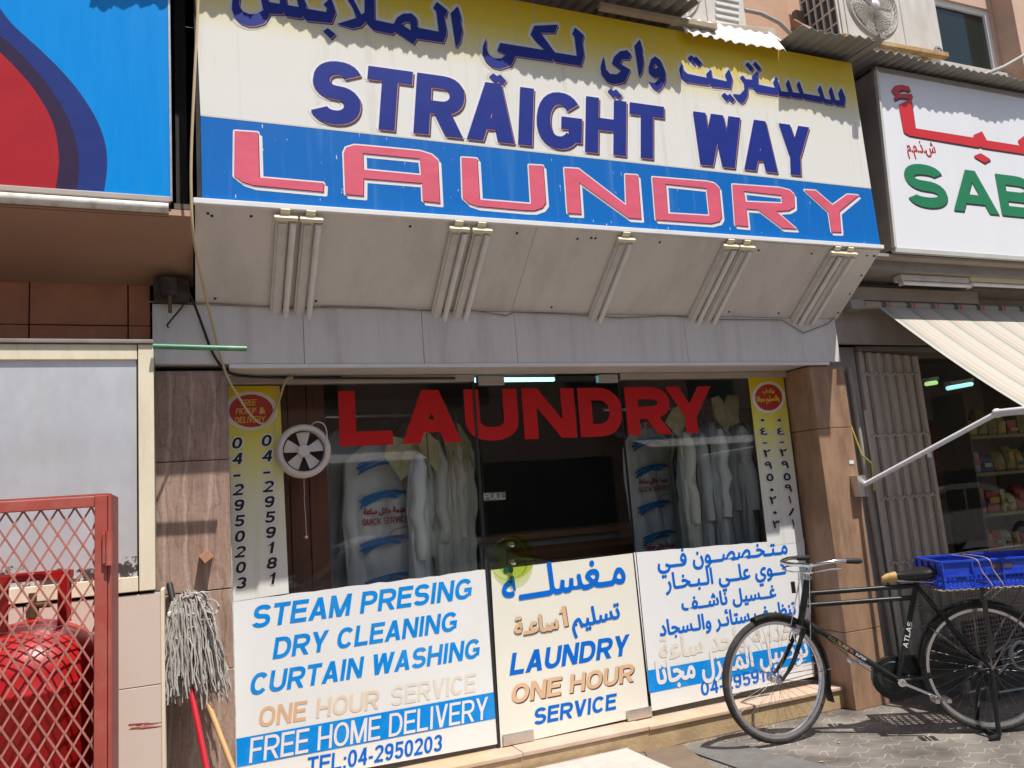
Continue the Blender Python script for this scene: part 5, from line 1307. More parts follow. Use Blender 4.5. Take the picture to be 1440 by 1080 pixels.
# ---------------------------------------------------------------- inside the laundry
M['bag'] = mat('white_garment_fabric', (.70, .69, .66), .6, var=.08, scale=6, dirt=(.52, .52, .52), dirt_amt=.5, dscale=4, stretch=(3, 3, .4), bump=.8, bscale=7)
M['bag2'] = mat('cream_garment_fabric', (.64, .61, .52), .6, var=.08, scale=6, dirt=(.4, .37, .3), dirt_amt=.5, dscale=4, stretch=(3, 3, .4), bump=.8, bscale=7)
M['kraft'] = mat('olive_paper_cover', (.50, .43, .23), .7, var=.25, scale=14, bump=.6, bscale=25)
M['film'] = glassmat('clear_film', (.93, .94, .95), 1.35, .12)
M['wire'] = mat('wire_hanger', (.5, .5, .5), .3, metal=.8)
def garment(label, x, y, ztop, ln, w, d, rot, m, cover=True, seed=0, sleeves=True):
    t = thing('garment', label, 'garment', (x, y, ztop), 'finished garments hanging in the window')
    rnd = random.Random(seed); ca, sa = math.cos(rot), math.sin(rot)
    ph = [rnd.uniform(0, 6.28) for _ in range(6)]; n = 72; rows = 30; vs = []
    def W(px, py, z): return (x+px*ca-py*sa, y+px*sa+py*ca, z)
    for j in range(rows+1):
        v = j/rows
        sh = min(1, .16+.9*(v/.14)**.75) if v < .14 else 1+.12*(v-.14)-.05*math.sin(3*v+ph[5])
        for i in range(n):
            a = 2*math.pi*i/n; g = min(1, v*2.6)
            nz = noise.noise(V((math.cos(a)*2.1+seed*3.3, math.sin(a)*2.1, v*3.5)))
            n2 = noise.noise(V((math.cos(a)*5.5, math.sin(a)*5.5+seed*1.7, v*6)))
            fold = abs(math.sin(4.5*a+ph[0]+1.6*nz+.8*v))**.6
            rip = 1+g*(.55*(fold-.6)+.35*nz)+.22*n2*min(1, v*4)
            px = w*sh*math.cos(a)*(1+.07*nz*g+.03*n2); py = d*(.35+.65*min(1, v*3))*math.sin(a)*max(.15, rip)
            vs.append(W(px+.03*math.sin(3*v+ph[2])*v, py+.012*n2, ztop-ln*v+(.03*nz if j == rows else 0)-(.012*abs(math.cos(a)) if j == 0 else 0)))
    fs = [(j*n+i, j*n+(i+1) % n, (j+1)*n+(i+1) % n, (j+1)*n+i) for j in range(rows) for i in range(n)]
    MB().add(vs, fs).build('body', m, t, smooth=True)
    if sleeves:
        for sgn in (-1, 1):
            pts = [V(W(sgn*w*(.84+.10*u)+.015*rnd.uniform(-1, 1), -.025+.02*rnd.uniform(-1, 1), ztop-.07-.60*u*rnd.uniform(.97, 1.03)*min(1, ln))) for u in (0, .12, .25, .4, .55, .7, .85, 1)]
            MB().tube(pts, [.02, .042, .05, .044, .047, .038, .04, .034], 10).build('sleeve', m, t, smooth=True)
    if cover:
        c0 = V(W(0, 0, ztop+.03))
        for sgn in (-1, 1):
            o_ = V(W(0, sgn*.012, 0))-V(W(0, 0, 0))
            pl_ = [V(W(-.03, 0, ztop+.05)), V(W(.03, 0, ztop+.05)), V(W(w*1.02, 0, ztop-.07)), V(W(w*.85, 0, ztop-.26)), V(W(.02, 0, ztop-.13)), V(W(-w*.8, 0, ztop-.27)), V(W(-w*1.02, 0, ztop-.07))]
            nn = V((-sa, ca, 0))*sgn
            MB().prism([p+nn*(d*.75+.012+(.03 if k in (3, 5) else 0)) if k > 1 else p+nn*.012 for k, p in enumerate(pl_)], nn*.002).build('paper_cover', M['kraft'], t)
    hk = [V(W(0, 0, ztop+.02)), V(W(0, 0, ztop+.07)), V(W(.018, 0, ztop+.095)), V(W(.03, 0, ztop+.075))]
    MB().tube(smooth(hk, 4), .002, 6).build('hanger_hook', M['wire'], t, smooth=True)
    return t
# left bundle
GX = lambda px, Y, py=650: onY(px, py, Y).x
gtopz = onY(560, 628, 4.62).z
G1 = garment('wide plastic wrapped garment printed with blue swooshes and red lettering at left', GX(540, 4.62), 4.62, onY(540, 615, 4.62).z, 1.05, .235, .055, .10, M['bag'], cover=False, seed=1, sleeves=False)
garment('grey white garment behind the printed one, with olive shoulder paper', GX(588, 4.70), 4.72, onY(590, 600, 4.72).z, 1.05, .17, .06, .5, M['bag'], seed=2)
garment('pale shirt in film hanging at the right end of the left group', GX(625, 4.66), 4.68, onY(620, 605, 4.68).z, .98, .13, .06, .9, M['bag2'], seed=3)
garment('half hidden white garment beside the brown partition', GX(484, 4.8), 4.84, onY(490, 600, 4.84).z, 1.05, .16, .07, .2, M['bag'], cover=False, seed=4)
garment('slim white garment wedged between the printed one and its neighbour', GX(604, 4.8), 4.82, onY(604, 600, 4.82).z, 1.1, .15, .06, .75, M['bag'], seed=7)
garment('cream garment at the far right of the left group next to the door', GX(645, 4.85), 4.86, onY(645, 606, 4.86).z, 1.0, .14, .06, 1.0, M['bag2'], seed=8)
GP = garment('pale garment hanging close to the glass right of the print', GX(585, 4.52), 4.53, onY(585, 625, 4.53).z, 1.0, .12, .05, 1.1, M['bag'], seed=9)
garment('dark bluish garment far behind the printed one', GX(560, 4.98), 5.0, onY(560, 600, 5.0).z, 1.0, .2, .06, .2, mat('blue_grey_cloth', (.16, .18, .2), .7), cover=False, seed=5)
# the print on the bag
def bagprint(t, x, y, zt, w, rot, m_sw, m_tx, scale=1.0):
    ca, sa = math.cos(rot), math.sin(rot); e = V((ca, sa, 0)); nn = V((sa, -ca, 0))
    o = V((x, y, zt))
    def at(px, pz): return o+e*px+nn*(.078-.02*abs(px/w)**2)+V((0, 0, pz))
    rb_ = random.Random(3)
    for r, z0 in enumerate((-.17, -.36, -.62, -.83)):
        z0 *= scale; mb = MB()
        for q in range(9):
            k = q/8; u0, u1 = -.19+.04*rb_.random(), .02+.10*(1-abs(k-.75))*1.1
            N = 16; up_, lo = [], []
            for i in range(N+1):
                u = i/N; X = u0+(u1-u0)*u
                zc = z0-.045+.05*k*(1-.35*u)+.070*math.sin(1.75*u)**1.1-.022*u*u+.006*math.sin(5*u+q)
                th = .0062*(1-u)**.5*(1+.3*math.sin(7*u+q*2))+.0006
                up_.append((X, zc+th)); lo.append((X, zc-th))
            for i in range(N): mb.poly([at(*lo[i])+nn*EPS*6*q, at(*lo[i+1])+nn*EPS*6*q, at(*up_[i+1])+nn*EPS*6*q, at(*up_[i])+nn*EPS*6*q])
        mb.build('swoosh_print', m_sw, t)
    H = .036*scale
    for txt, z0, L in (('QUICK SERVICE', -.505*scale, .27), ('QUICK SERVICE', -.055*scale, .26)):
        mb = MB()
        for p, l in line_polys(txt, L, H, .2, 0, .1): mb.poly([at(a-.17, b+z0)+nn*(.003+l*EPS) for a, b in p])
        mb.build('red_print', m_tx, t)
    for z0 in (-.445, -.90):
        mb = MB()
        for p, l in font_polys(shape('\u062E\u062F\u0645\u0629 \u062E\u0644\u0627\u0644 \u0633\u0627\u0639\u0629'), L=.25, vs=1.2, bold=.0025): mb.poly([at(a-.16, b+z0*scale)+nn*(.003+l*EPS) for a, b in p])
        mb.build('red_print', m_tx, t)
    c = at(.06, -.555*scale)+nn*.004
    MB().tube([c+e*(.075*math.cos(k*math.pi/12))+V((0, 0, .022*math.sin(k*math.pi/12)+.012*math.cos(k*math.pi/12))) for k in range(24)], .0022, 4, closed=True).build('oval_print', m_tx, t)
M['swoosh'] = mat('blue_swoosh_print', (.015, .16, .42), .4, var=.3, scale=25, stretch=(1, 1, 3))
M['redprint'] = mat('red_bag_print', (.36, .02, .04), .4)
bagprint(G1, GX(540, 4.62), 4.62, onY(540, 615, 4.62).z, .235, .10, M['swoosh'], M['redprint'])
# right bundle
zr = lambda px, Y, py: onY(px, py, Y).z
data = [(912, 4.95, 575, .20, .1, 'bag', False, 'dim printed garment bag at the left end of the right group'),
        (962, 4.62, 578, .14, .9, 'bag2', True, 'cream garment with olive collar just right of the letter R'),
        (985, 4.72, 580, .13, 1.0, 'bag', True, 'white garment second from the cream one, under the letter Y'),
        (1006, 4.64, 574, .13, 1.0, 'bag', True, 'white garment with a tan paper collar right of the letter Y'),
        (1024, 4.78, 572, .14, .9, 'bag', True, 'grey white garment in film, third from the right strip'),
        (1042, 4.66, 570, .13, 1.05, 'bag', True, 'pale garment second from the right strip'),
        (974, 4.86, 580, .15, .8, 'bag', True, 'white garment in the back row behind the letter Y'),
        (996, 4.9, 578, .15, .9, 'bag2', True, 'cream garment in the back row under the end of the red lettering'),
        (1016, 4.92, 576, .15, .7, 'bag', False, 'white garment in the back row near the right strip'),
        (1052, 4.9, 576, .15, .8, 'bag', False, 'white garment in the back row beside the right strip'),
        (1066, 4.74, 575, .13, .9, 'bag', True, 'last garment half hidden by the right phone strip')]
RG = []
for i, (px, Y, py, w_, r, mm, cv, lab) in enumerate(data):
    g = garment(lab, GX(px, Y, 640), Y, zr(px, Y, py+18), 1.15, w_, .05, r, M[mm], cover=cv, seed=20+i, sleeves=i > 0); RG.append(g)
    if i == 0: bagprint(g, GX(px, Y, 640), Y, zr(px, Y, py+18), w_, r, M['swoosh'], M['redprint'])
def paper(t, pts, Y):
    P = [onY(x, y, Y) for x, y in pts]; n_ = len(P)
    P = [V((p.x, Y+.012*math.sin(2.3*i), p.z)) for i, p in enumerate(P)]
    MB().prism(P, (0, .002, 0)).build('paper_cover', M['kraft'], t)
paper(GP, [(548, 612), (572, 618), (598, 604), (602, 640), (590, 652), (564, 676), (540, 640)], 4.46)
paper(GP, [(600, 606), (618, 622), (616, 668), (604, 650)], 4.475)
for g_, pts in ((RG[1], [(944, 578), (958, 566), (975, 600), (970, 618), (952, 612), (934, 594)]), (RG[3], [(1000, 560), (1012, 556), (1032, 588), (1022, 608), (1004, 584)]), (RG[5], [(1022, 556), (1040, 556), (1038, 594), (1030, 600), (1018, 574)])):
    paper(g_, pts, 4.545)
tag(MB().cyl((.75, 4.70, onY(560, 583, 4.7).z), (1.54, 4.78, onY(560, 583, 4.7).z), .012, 10).build('hanging_rail', M['alu'], smooth=True), 'metal rail carrying the left group of garments', 'rail')
tag(MB().cyl((2.6, 4.68, onY(1010, 572, 4.7).z), (3.9, 4.78, onY(1010, 572, 4.7).z), .012, 10).build('hanging_rail', M['alu'], smooth=True), 'metal rail carrying the right group of garments', 'rail')
# film wrap highlights
for px, Y, lab in ((1000, 4.5, 'sheet of clear film wrapped around the right group of garments'), (600, 4.52, 'sheet of clear film wrapped around the left group of garments')):
    rnd = random.Random(px); X = GX(px, Y); mb = MB(); nx, nz = 30, 22; vs = []
    wd = .30 if px == 1000 else .18
    for j in range(nz+1):
        for i in range(nx+1):
            u, v = i/nx, j/nz
            vs.append((X+(u-.5)*2*wd*(.55+.45*min(1, v*2)), Y+.035*math.sin(u*17+4*v)+.02*math.sin(u*39-7*v)+.03*(2*u-1)**2, 2.02-1.05*v))
    mb.add(vs, [(j*(nx+1)+i, j*(nx+1)+i+1, (j+1)*(nx+1)+i+1, (j+1)*(nx+1)+i) for j in range(nz) for i in range(nx)])
    tag(mb.build('plastic_film', M['film'], smooth=True), lab, 'film')
# brown partition, counter, lamp
x0, x1 = .20, onY(458, 650, 4.52).x
pt_ = thing('wooden_partition', 'tall brown wooden partition behind the fan', 'partition', ((x0+x1)/2, 4.5, .14))
M['brownwood'] = mat('brown_boards', (.19, .065, .035), .5, var=.25, scale=8, stretch=(4, 4, .3), dirt=(.09, .035, .02), dirt_amt=.5)
nb = 5
for i in range(nb): MB().box(x0+(x1-x0)*i/nb+.002, x0+(x1-x0)*(i+1)/nb-.002, 4.47, 4.50, .14, 2.5).build('board', M['brownwood'], pt_, bevel=.003)
ct = thing('counter', 'dim brown service counter inside the shop', 'counter', (2.6, 5.6, .135))
MB().box(1.9, 3.4, 5.4, 5.9, .14, 1.18).build('body', mat('counter_front', (.42, .38, .34), .5, var=.2), ct)
MB().box(1.86, 3.44, 5.34, 5.94, 1.182, 1.225).build('top', mat('counter_top', (.42, .19, .10), .4, var=.15), ct, bevel=.005)
MB().box(2.1, 3.4, 5.385, 5.398, 1.02, 1.13).build('trim', mat('counter_trim', (.24, .10, .05), .4), ct)
tl0 = onY(660, 535, 5.2)
lt = thing('ceiling_lamp', 'lit bluish tube lamp on the laundry ceiling seen above the door', 'lamp', tuple(tl0))
M['litblue'] = mat('lit_tube', (.6, .9, .9), .4, emit=(.30, .85, .88), estr=3)
la, lb = onY(660, 534.5, 5.0), onY(778, 533.5, 5.6)
MB().cyl(la, lb, .016, 12).build('tube', M['litblue'], lt, smooth=True)
MB().beam(la+V((0, .02, .03)), lb+V((0, .02, .03)), .06, .03).build('batten', M['white'], lt)
sg = onY(695, 697, 4.296)
ps_ = thing('pull_sticker', 'small yellowed pull sticker on the glass door', 'sticker', tuple(sg))
q = [onY(*p, 4.2985) for p in ((679.5, 693), (711, 691.5), (711, 703), (680, 704.5))]
MB().poly(q).build('backing', mat('old_sticker', (.13, .13, .10), .5, var=.1), ps_)
P0, P1 = onY(681, 703, 4.2985), onY(710, 701.5, 4.2985)
put(line_polys('PULL', (P1-P0).length, .034, .16), P0, P1, .001).build('lettering', mat('pale_ink', (.42, .41, .33), .5), ps_)

# ---------------------------------------------------------------- inside the shop on the right
gl = thing('grocery_window', 'dark shop window behind the folding gate and awning', 'window', (7, 4.5, .02))
MB().box(5.06, 9, 4.5, 4.51, .02, 2.34).build('pane', M['glass'], gl)
MB().box(5.03, 5.06, 4.48, 4.53, .02, 2.34).build('frame', M['gframe'], gl)
def lit(label, a, b, Y, e, col_):
    t = thing('ceiling_lamp', label, 'lamp', tuple(onY(*a, Y)))
    MB().tube([onY(*a, Y), onY(*b, Y+.12)], .02, 10).build('tube', mat('lit_'+label[:6], col_, .4, emit=col_, estr=e), t, smooth=True)
    p, q = onY(*a, Y), onY(*b, Y+.12); MB().beam(p+V((0, 0, .04)), q+V((0, 0, .04)), .06, .03).build('batten', M['white'], t)
lit('lit bluish tube lamp on the ceiling of the right shop', (1333, 546), (1366, 540), 5.05, 1.0, (.45, .9, .88))
lit('small greenish lit lamp left of the bluish one in the right shop', (1303, 540), (1316, 538), 5.2, .9, (.5, .75, .3))
sh = thing('shelf_unit', 'dark shelf unit stocked with packets inside the right shop', 'shelf', (7.3, 5.6, .02))
Ysh = 5.5
zs_ = [onY(1400, y, Ysh).z for y in (612, 664, 722, 776)]
zs_ = sorted(zs_)
X0 = onY(1372, 660, Ysh).x
for z in zs_+[zs_[0]-.35]: MB().box(X0, X0+2.6, Ysh, Ysh+.35, z-.02, z).build('shelf_board', M['roomfloor'], sh)
for X in (X0-.02, X0+2.61): MB().box(X, X+.02, Ysh-.01, Ysh+.36, .02, 2.2).build('upright', M['roomfloor'], sh)
pm = [mat('packet_red', (.42, .02, .012), .35, var=.15), mat('packet_yellow', (.55, .40, .03), .35, var=.2), mat('packet_blue', (.02, .07, .26), .35, var=.2), mat('packet_olive', (.28, .24, .05), .4, var=.2), mat('packet_white', (.5, .48, .45), .4, var=.2), mat('packet_orange', (.5, .10, .02), .35)]
for z in zs_: MB().box(X0, X0+2.6, Ysh-.006, Ysh-.002, z-.028, z+.004).build('price_strip', pm[3], sh)
rows = {0: [0, 5, 4, 3, 0, 4], 1: [5, 0, 1, 1, 0, 1], 2: [4, 2, 3, 3, 1, 3], 3: [1, 3, 3, 1, 0, 3]}
nm_ = {0: 'red', 1: 'yellow', 2: 'blue', 3: 'olive', 4: 'white', 5: 'orange'}
rw_ = ['bottom', 'second', 'third', 'top']
for r, z in enumerate(zs_):
    xx = X0+.02
    for k, ci in enumerate(rows[r]):
        w_ = random.uniform(.08, .18); h = random.uniform(.15, .27); carton = random.random() < .45
        mb = MB(); seg = 6; vs = []
        for (hz_, sx_, sy_) in ((0, .9, .8), (.1, 1, 1), (.5, 1, 1.05), (.85, .96, .7), (1, .92, .12)):
            for i in range(12):
                a = 2*math.pi*i/12; cc, ss = math.cos(a), math.sin(a)
                vs.append((xx+w_/2+math.copysign(abs(cc)**.25, cc)*w_/2*sx_, Ysh+.09+math.copysign(abs(ss)**.25, ss)*.06*sy_, z+.002+h*hz_))
        fs = [(j*12+i, j*12+(i+1) % 12, (j+1)*12+(i+1) % 12, (j+1)*12+i) for j in range(4) for i in range(12)]+[tuple(range(12))[::-1], tuple(range(48, 60))]
        if carton: mb = MB().obox((xx+w_/2, Ysh+.10, z+.002+h*.46), (w_*.47, random.uniform(-.012, .012), 0), (0, .06, 0), (0, 0, h*.46))
        else: mb.add(vs, fs)
        t = thing('packet', '%s packet, number %d from the left on the %s shelf of the right shop' % (nm_[ci], k+1, rw_[r]), 'packet', (xx+w_/2, Ysh+.09, z), 'packets on the shelves of the right shop')
        t['label'] = ['leftmost', 'second', 'third', 'fourth', 'fifth', 'rightmost'][k]+' '+nm_[ci]+' packet on the '+rw_[r]+' shelf inside the right shop'
        mb.build('carton' if carton else 'pouch', pm[ci], t, smooth=not carton)
        c2 = random.choice([4, 1, 0, 2, 5]); c2 = c2 if c2 != ci else 4; f0 = random.uniform(.12, .3); z0 = random.uniform(.2, .5)
        MB().box(xx+w_*f0, xx+w_*(1-f0), Ysh+.018, Ysh+.0195, z+h*z0, z+h*(z0+random.uniform(.08, .3))).build('print_patch', pm[c2], t)
        xx += w_+.015
# red panel deep in the shop
tag(MB().box(onY(1300, 640, 6.6).x, onY(1362, 640, 6.6).x, 6.6, 6.64, onY(1330, 700, 6.6).z, onY(1330, 590, 6.6).z).build('red_board', mat('dull_red_board', (.20, .02, .02), .6)), 'dull red board deep inside the right shop', 'board')
# ---------------------------------------------------------------- bicycle
BR0 = V((4.07, 3.31, 0)); BF = V((3.02-4.07, 3.90-3.31, 0)).normalized(); BN = V((-BF.y, BF.x, 0))*-1
UPV = V((0, 0, 1))
def bk(u, s, z): return BR0+BF*u+BN*s+UPV*z
def bpl(px, py, s):
    d = ray(px, py); o = BR0+BN*s-V((0, 0, EYE)); t = BN.dot(o)/BN.dot(d); p = d*t-o
    return p.dot(BF), p.z
bike = thing('bicycle', 'black roadster bicycle with double top tube carrying a blue crate', 'bicycle', tuple(bk(.57, 0, 0)))
M['bframe'] = mat('black_enamel', (.010, .013, .012), .36, var=.2, scale=20, coat=.0, spec=.35, dirt=(.06, .055, .045), dirt_amt=.5, dscale=14)
M['tyre'] = mat('tyre_rubber', (.035, .033, .031), .85, var=.25, scale=30, bump=.5, bscale=150, dirt=(.11, .10, .085), dirt_amt=.7, dscale=9)
M['rim'] = mat('rim_steel', (.62, .62, .64), .22, metal=.95, var=.1, dirt=(.25, .2, .16), dirt_amt=.35, dscale=12)
M['spoke'] = mat('spoke_steel', (.20, .19, .18), .45, metal=.5, var=.1)
STA = math.radians(25)
hd_t, hd_b = (.873, .879), (.947, .615)
axd = (bk(hd_b[0], 0, hd_b[1])-bk(hd_t[0], 0, hd_t[1])).normalized()
sd_ = BF*math.cos(STA)-BN*math.sin(STA); sn_ = BN*math.cos(STA)+BF*math.sin(STA)   # steered forward / right
WR = .345
def wheel(c, fw, rt):
    wd = None
    N = 72
    def ring(r, off=0): return [c+(fw*math.cos(2*math.pi*k/N)+UPV*math.sin(2*math.pi*k/N))*r+rt*off for k in range(N)]
    ty = MB().tube(ring(WR-.018), .0195, 12, closed=True).build('wheel', M['tyre'], bike, smooth=True)
    rm = MB(); R1, R2 = WR-.030, WR-.049
    prof = [(R1, -.014), (R1+.004, -.016), (R2+.004, -.014), (R2, -.006), (R2, .006), (R2+.004, .014), (R1+.004, .016), (R1, .014)]
    vs = []; n = len(prof)
    for k in range(N):
        a = 2*math.pi*k/N; q = fw*math.cos(a)+UPV*math.sin(a)
        vs += [c+q*r+rt*o for r, o in prof]
    rm.add(vs, [(k*n+i, k*n+(i+1) % n, ((k+1) % N)*n+(i+1) % n, ((k+1) % N)*n+i) for k in range(N) for i in range(n)])
    rm.build('rim', M['rim'], ty, smooth=True)
    sp = MB()
    for k in range(36):
        a = 2*math.pi*k/36; sgn = 1 if k % 2 else -1; cr = .22*(1 if (k//2) % 2 else -1)*3
        q = fw*math.cos(a)+UPV*math.sin(a); h = fw*math.cos(a+cr)+UPV*math.sin(a+cr)
        sp.tube([c+h*.022+rt*.03*sgn, c+q*R2], .0010, 4)
    sp.build('spokes', M['spoke'], ty)
    MB().lathe([(0, -.055), (.008, -.055), (.008, -.036), (.026, -.034), (.026, -.028), (.015, -.024), (.015, .024), (.026, .028), (.026, .034), (.008, .036), (.008, .055), (0, .055)], c, rt, 18).build('hub', M['rim'], ty, smooth=True)
    return ty
cr_ = bk(-.02, 0, WR+.004); wheel(cr_, BF, BN)
ap = bk(1.02, 0, WR+.004); cf = ap+sd_*.115; cf.z = WR+.004
wheel(cf, sd_, sn_)
# frame: one welded mesh
fr = MB()
def T(a, b, r, n=12): fr.tube([bk(*a), bk(*b)], r, n)
bb = (.455, 0, .30); st_top = (.272, 0, .835)
T(bb, st_top, .0155); T((.872, 0, .80), (.281, 0, .808), .014); T((.892, 0, .735), (.298, 0, .742), .014)
T((.935, 0, .66), bb, .0165)
T((hd_t[0], 0, hd_t[1]), (hd_b[0], 0, hd_b[1]), .019, 14)
for s in (-1, 1):
    T((.275, .016*s, .80), (-.02, .062*s, WR+.004), .0085); T((.455, .028*s, .30), (-.02, .066*s, WR+.004), .0095)
fr.lathe([(.0, -.04), (.022, -.04), (.022, .04), (0, .04)], bk(*bb), BN, 16)
fr.build('frame', M['bframe'], bike, smooth=True)
for (u, z, a_) in ((hd_t[0]-.004, hd_t[1]+.01, 0), (hd_b[0]+.004, hd_b[1]-.006, 1)):
    MB().lathe([(0, -.012), (.021, -.012), (.024, 0), (.021, .012), (0, .012)], bk(u, 0, z), axd, 16).build('headset_cup', M['rim'], bike, smooth=True)
# fork
fk = MB(); crown = bk(.955, 0, .585)
for s in (-1, 1):
    a = crown+sn_*.030*s; b = cf+sn_*.052*s
    mid = a.lerp(b, .55)-sd_*.022; m2 = a.lerp(b, .82)-sd_*.018
    fk.tube(smooth([a-axd*.03, a, mid, m2, b], 5), [.013]*10+[.012]*5+[.0095]*6, 10)
fk.tube([crown-sn_*.036, crown+sn_*.036], .016, 10)
fk.build('fork', M['bframe'], bike, smooth=True)
# mudguards
def guard(c, fw, rt, a0, a1, name, flap=False):
    mb = MB(); n = 40; prof = [(-.030, -.018), (-.027, .0), (-.014, .009), (0, .012), (.014, .009), (.027, .0), (.030, -.018)]; m = len(prof); vs = []
    for k in range(n+1):
        a = math.radians(a0+(a1-a0)*k/n); q = fw*math.cos(a)+UPV*math.sin(a)
        vs += [c+q*(WR+.008+h)+rt*o for o, h in prof]
    fs = [(k*m+i, k*m+i+1, (k+1)*m+i+1, (k+1)*m+i) for k in range(n) for i in range(m-1)]
    mb.add(vs, fs); g = mb.build(name, M['bframe'], bike, smooth=True)
    md_ = g.modifiers.new('thick', 'SOLIDIFY'); md_.thickness = .0016
    return g
g = guard(cf, sd_, sn_, 72, 196, 'front_mudguard')
a = math.radians(196); q = sd_*math.cos(a)+UPV*math.sin(a)
MB().obox(cf+q*(WR+.012)-UPV*.035, sn_*.03, UPV*.04+sd_*.006, sd_*.002).build('flap', M['black'], g)
guard(cr_, BF, BN, 2, 185, 'rear_mudguard')
sb = MB()
for s in (-1, 1):
    sb.tube([cf+sn_*.058*s, cf+(sd_*math.cos(math.radians(178))+UPV*math.sin(math.radians(178)))*(WR+.012)+sn_*.03*s], .0022, 5)
sb.build('mudguard_stay', M['spoke'], bike)
sb = MB()
for s in (-1, 1):
    for an in (40, 170): sb.tube([cr_+BN*.066*s, cr_+(BF*math.cos(math.radians(an))+UPV*math.sin(math.radians(an)))*(WR+.012)+BN*.03*s], .0024, 5)
sb.build('mudguard_stay', M['spoke'], bike)
# stem, handlebar, rod brakes
stt = bk(.840, 0, .962)
MB().tube([bk(.873, 0, .88), stt], .0115, 12).build('stem', M['chrome'], bike, smooth=True)
MB().tube([stt-UPV*.012, stt+sd_*.055+UPV*.004], .012, 12).build('stem_extension', M['chrome'], bike, smooth=True)
ctr = stt+sd_*.055+UPV*.004
hb = [(a_*.82, b_, c_) for a_, b_, c_ in ((-.27, -.20, .012), (-.262, -.12, .02), (-.245, -.045, .022), (-.19, .03, .012), (-.10, .012, 0), (0, 0, 0), (.10, .012, 0), (.19, .03, .012), (.245, -.045, .022), (.262, -.12, .02), (.27, -.20, .012))]
hbp = [ctr+sn_*a+sd_*b+UPV*c for a, b, c in hb]
hbm = MB().tube(smooth(hbp, 6), .0112, 12).build('handlebar', M['chrome'], bike, smooth=True)
for p, q in ((hbp[0], hbp[1]), (hbp[-1], hbp[-2])):
    MB().tube([p-(q-p)*.25, p, p.lerp(q, .9), q], [.011, .0165, .0155, .013], 12).build('grip', M['black'], hbm, smooth=True)
lv_ = [(a*.93, b*.9+.012, c-.042) for a, b, c in hb[1:-1]]
MB().tube(smooth([ctr+sn_*a+sd_*b+UPV*c for a, b, c in lv_], 5), .0048, 8).build('brake_rod', M['chrome'], bike, smooth=True)
rb = MB()
for s in (-.05, .05): rb.tube([ctr+sn_*s-UPV*.04, ctr+sn_*s-UPV*.40+sd_*.05], .003, 6)
rb.tube([ctr+sn_*.0-UPV*.04+sd_*.02, crown+sd_*.05+UPV*.05], .0035, 6)
rb.build('brake_linkage', M['chrome'], bike)
stp = MB(); by = cf+UPV*(WR-.055)
for s in (-1, 1): stp.tube([crown+sd_*.045+UPV*.03, crown+sd_*.055-UPV*.02+sn_*.028*s, crown+sd_*.05-UPV*.055+sn_*.028*s], .0045, 8)
stp.build('brake_stirrup', M['chrome'], bike, smooth=True)
MB().lathe([(0, -.018), (.028, -.014), (.034, .012), (0, .016)], bk(.93, 0, .60)+sd_*.03-sn_*.0, sn_, 14).build('lamp_bracket', M['rim'], bike, smooth=True)
lbp = bk(.915, 0, .84)+sd_*.05
MB().box(lbp.x-.012, lbp.x+.012, lbp.y-.004, lbp.y+.004, lbp.z-.03, lbp.z+.035).build('lamp_hook', M['bframe'], bike)
tag_c = smooth([bk(.93, -.03, .70), bk(.86, -.05, .60), bk(.70, -.035, .44), bk(.58, -.03, .345), bk(.47, -.03, .285)], 6)
MB().tube(tag_c, .0022, 5).build('brake_cable', M['black'], bike, smooth=True)
# saddle
sv = []; secs = [(.455, .016, .866, .02), (.43, .022, .880, .03), (.38, .028, .888, .035), (.33, .045, .891, .04), (.28, .08, .897, .045), (.23, .105, .909, .05), (.19, .105, .912, .05), (.17, .085, .905, .045)]
n = 16
for (u, hw, z, dp) in secs:
    for k in range(n):
        a = 2*math.pi*k/n; c_, s_ = math.cos(a), math.sin(a)
        sv.append(bk(u, hw*math.copysign(abs(c_)**.7, c_), z-dp*.5+dp*.5*s_ if s_ > 0 else z-dp*.5+dp*.9*s_))
mb = MB(); mb.add(sv, [(j*n+k, j*n+(k+1) % n, (j+1)*n+(k+1) % n, (j+1)*n+k) for j in range(len(secs)-1) for k in range(n)]+[tuple(range(n)), tuple(range((len(secs)-1)*n, len(secs)*n))[::-1]])
sdl = mb.build('saddle', mat('black_leather', (.016, .015, .015), .35, var=.2, bump=.1), bike, smooth=True)
nv = MB(); vs = []
for (u, hw, z, dp) in ((.461, .015, .866, .022), (.43, .025, .8825, .034), (.40, .0285, .887, .038), (.385, .030, .890, .039)):
    for k in range(n):
        a = 2*math.pi*k/n; c_, s_ = math.cos(a), math.sin(a); vs.append(bk(u, hw*math.copysign(abs(c_)**.7, c_), z-dp*.5+(dp*.55 if s_ > 0 else dp*.95)*s_))
nv.add(vs, [(j*n+k, j*n+(k+1) % n, (j+1)*n+(k+1) % n, (j+1)*n+k) for j in range(3) for k in range(n)]+[tuple(range(n))])
nv.build('worn_nose', mat('worn_tan_leather', (.48, .29, .10), .6, var=.25, scale=30, dirt=(.7, .5, .2), dirt_amt=.5), sdl, smooth=True)
MB().cyl(bk(.272, 0, .82), bk(.258, 0, .875), .012, 12).build('seat_post', M['rim'], bike, smooth=True)
for s in (-1, 1):
    h = [bk(.19, .05*s, .825)+UPV*.0012*k+BF*.016*math.cos(k*.8)+BN*.016*math.sin(k*.8) for k in range(40)]
    MB().tube(h, .0028, 5).build('saddle_spring', M['rim'], bike)
    MB().tube([bk(.42, .012*s, .845), bk(.30, .03*s, .835), bk(.19, .05*s, .825)], .0035, 6).build('saddle_rail', M['rim'], bike)
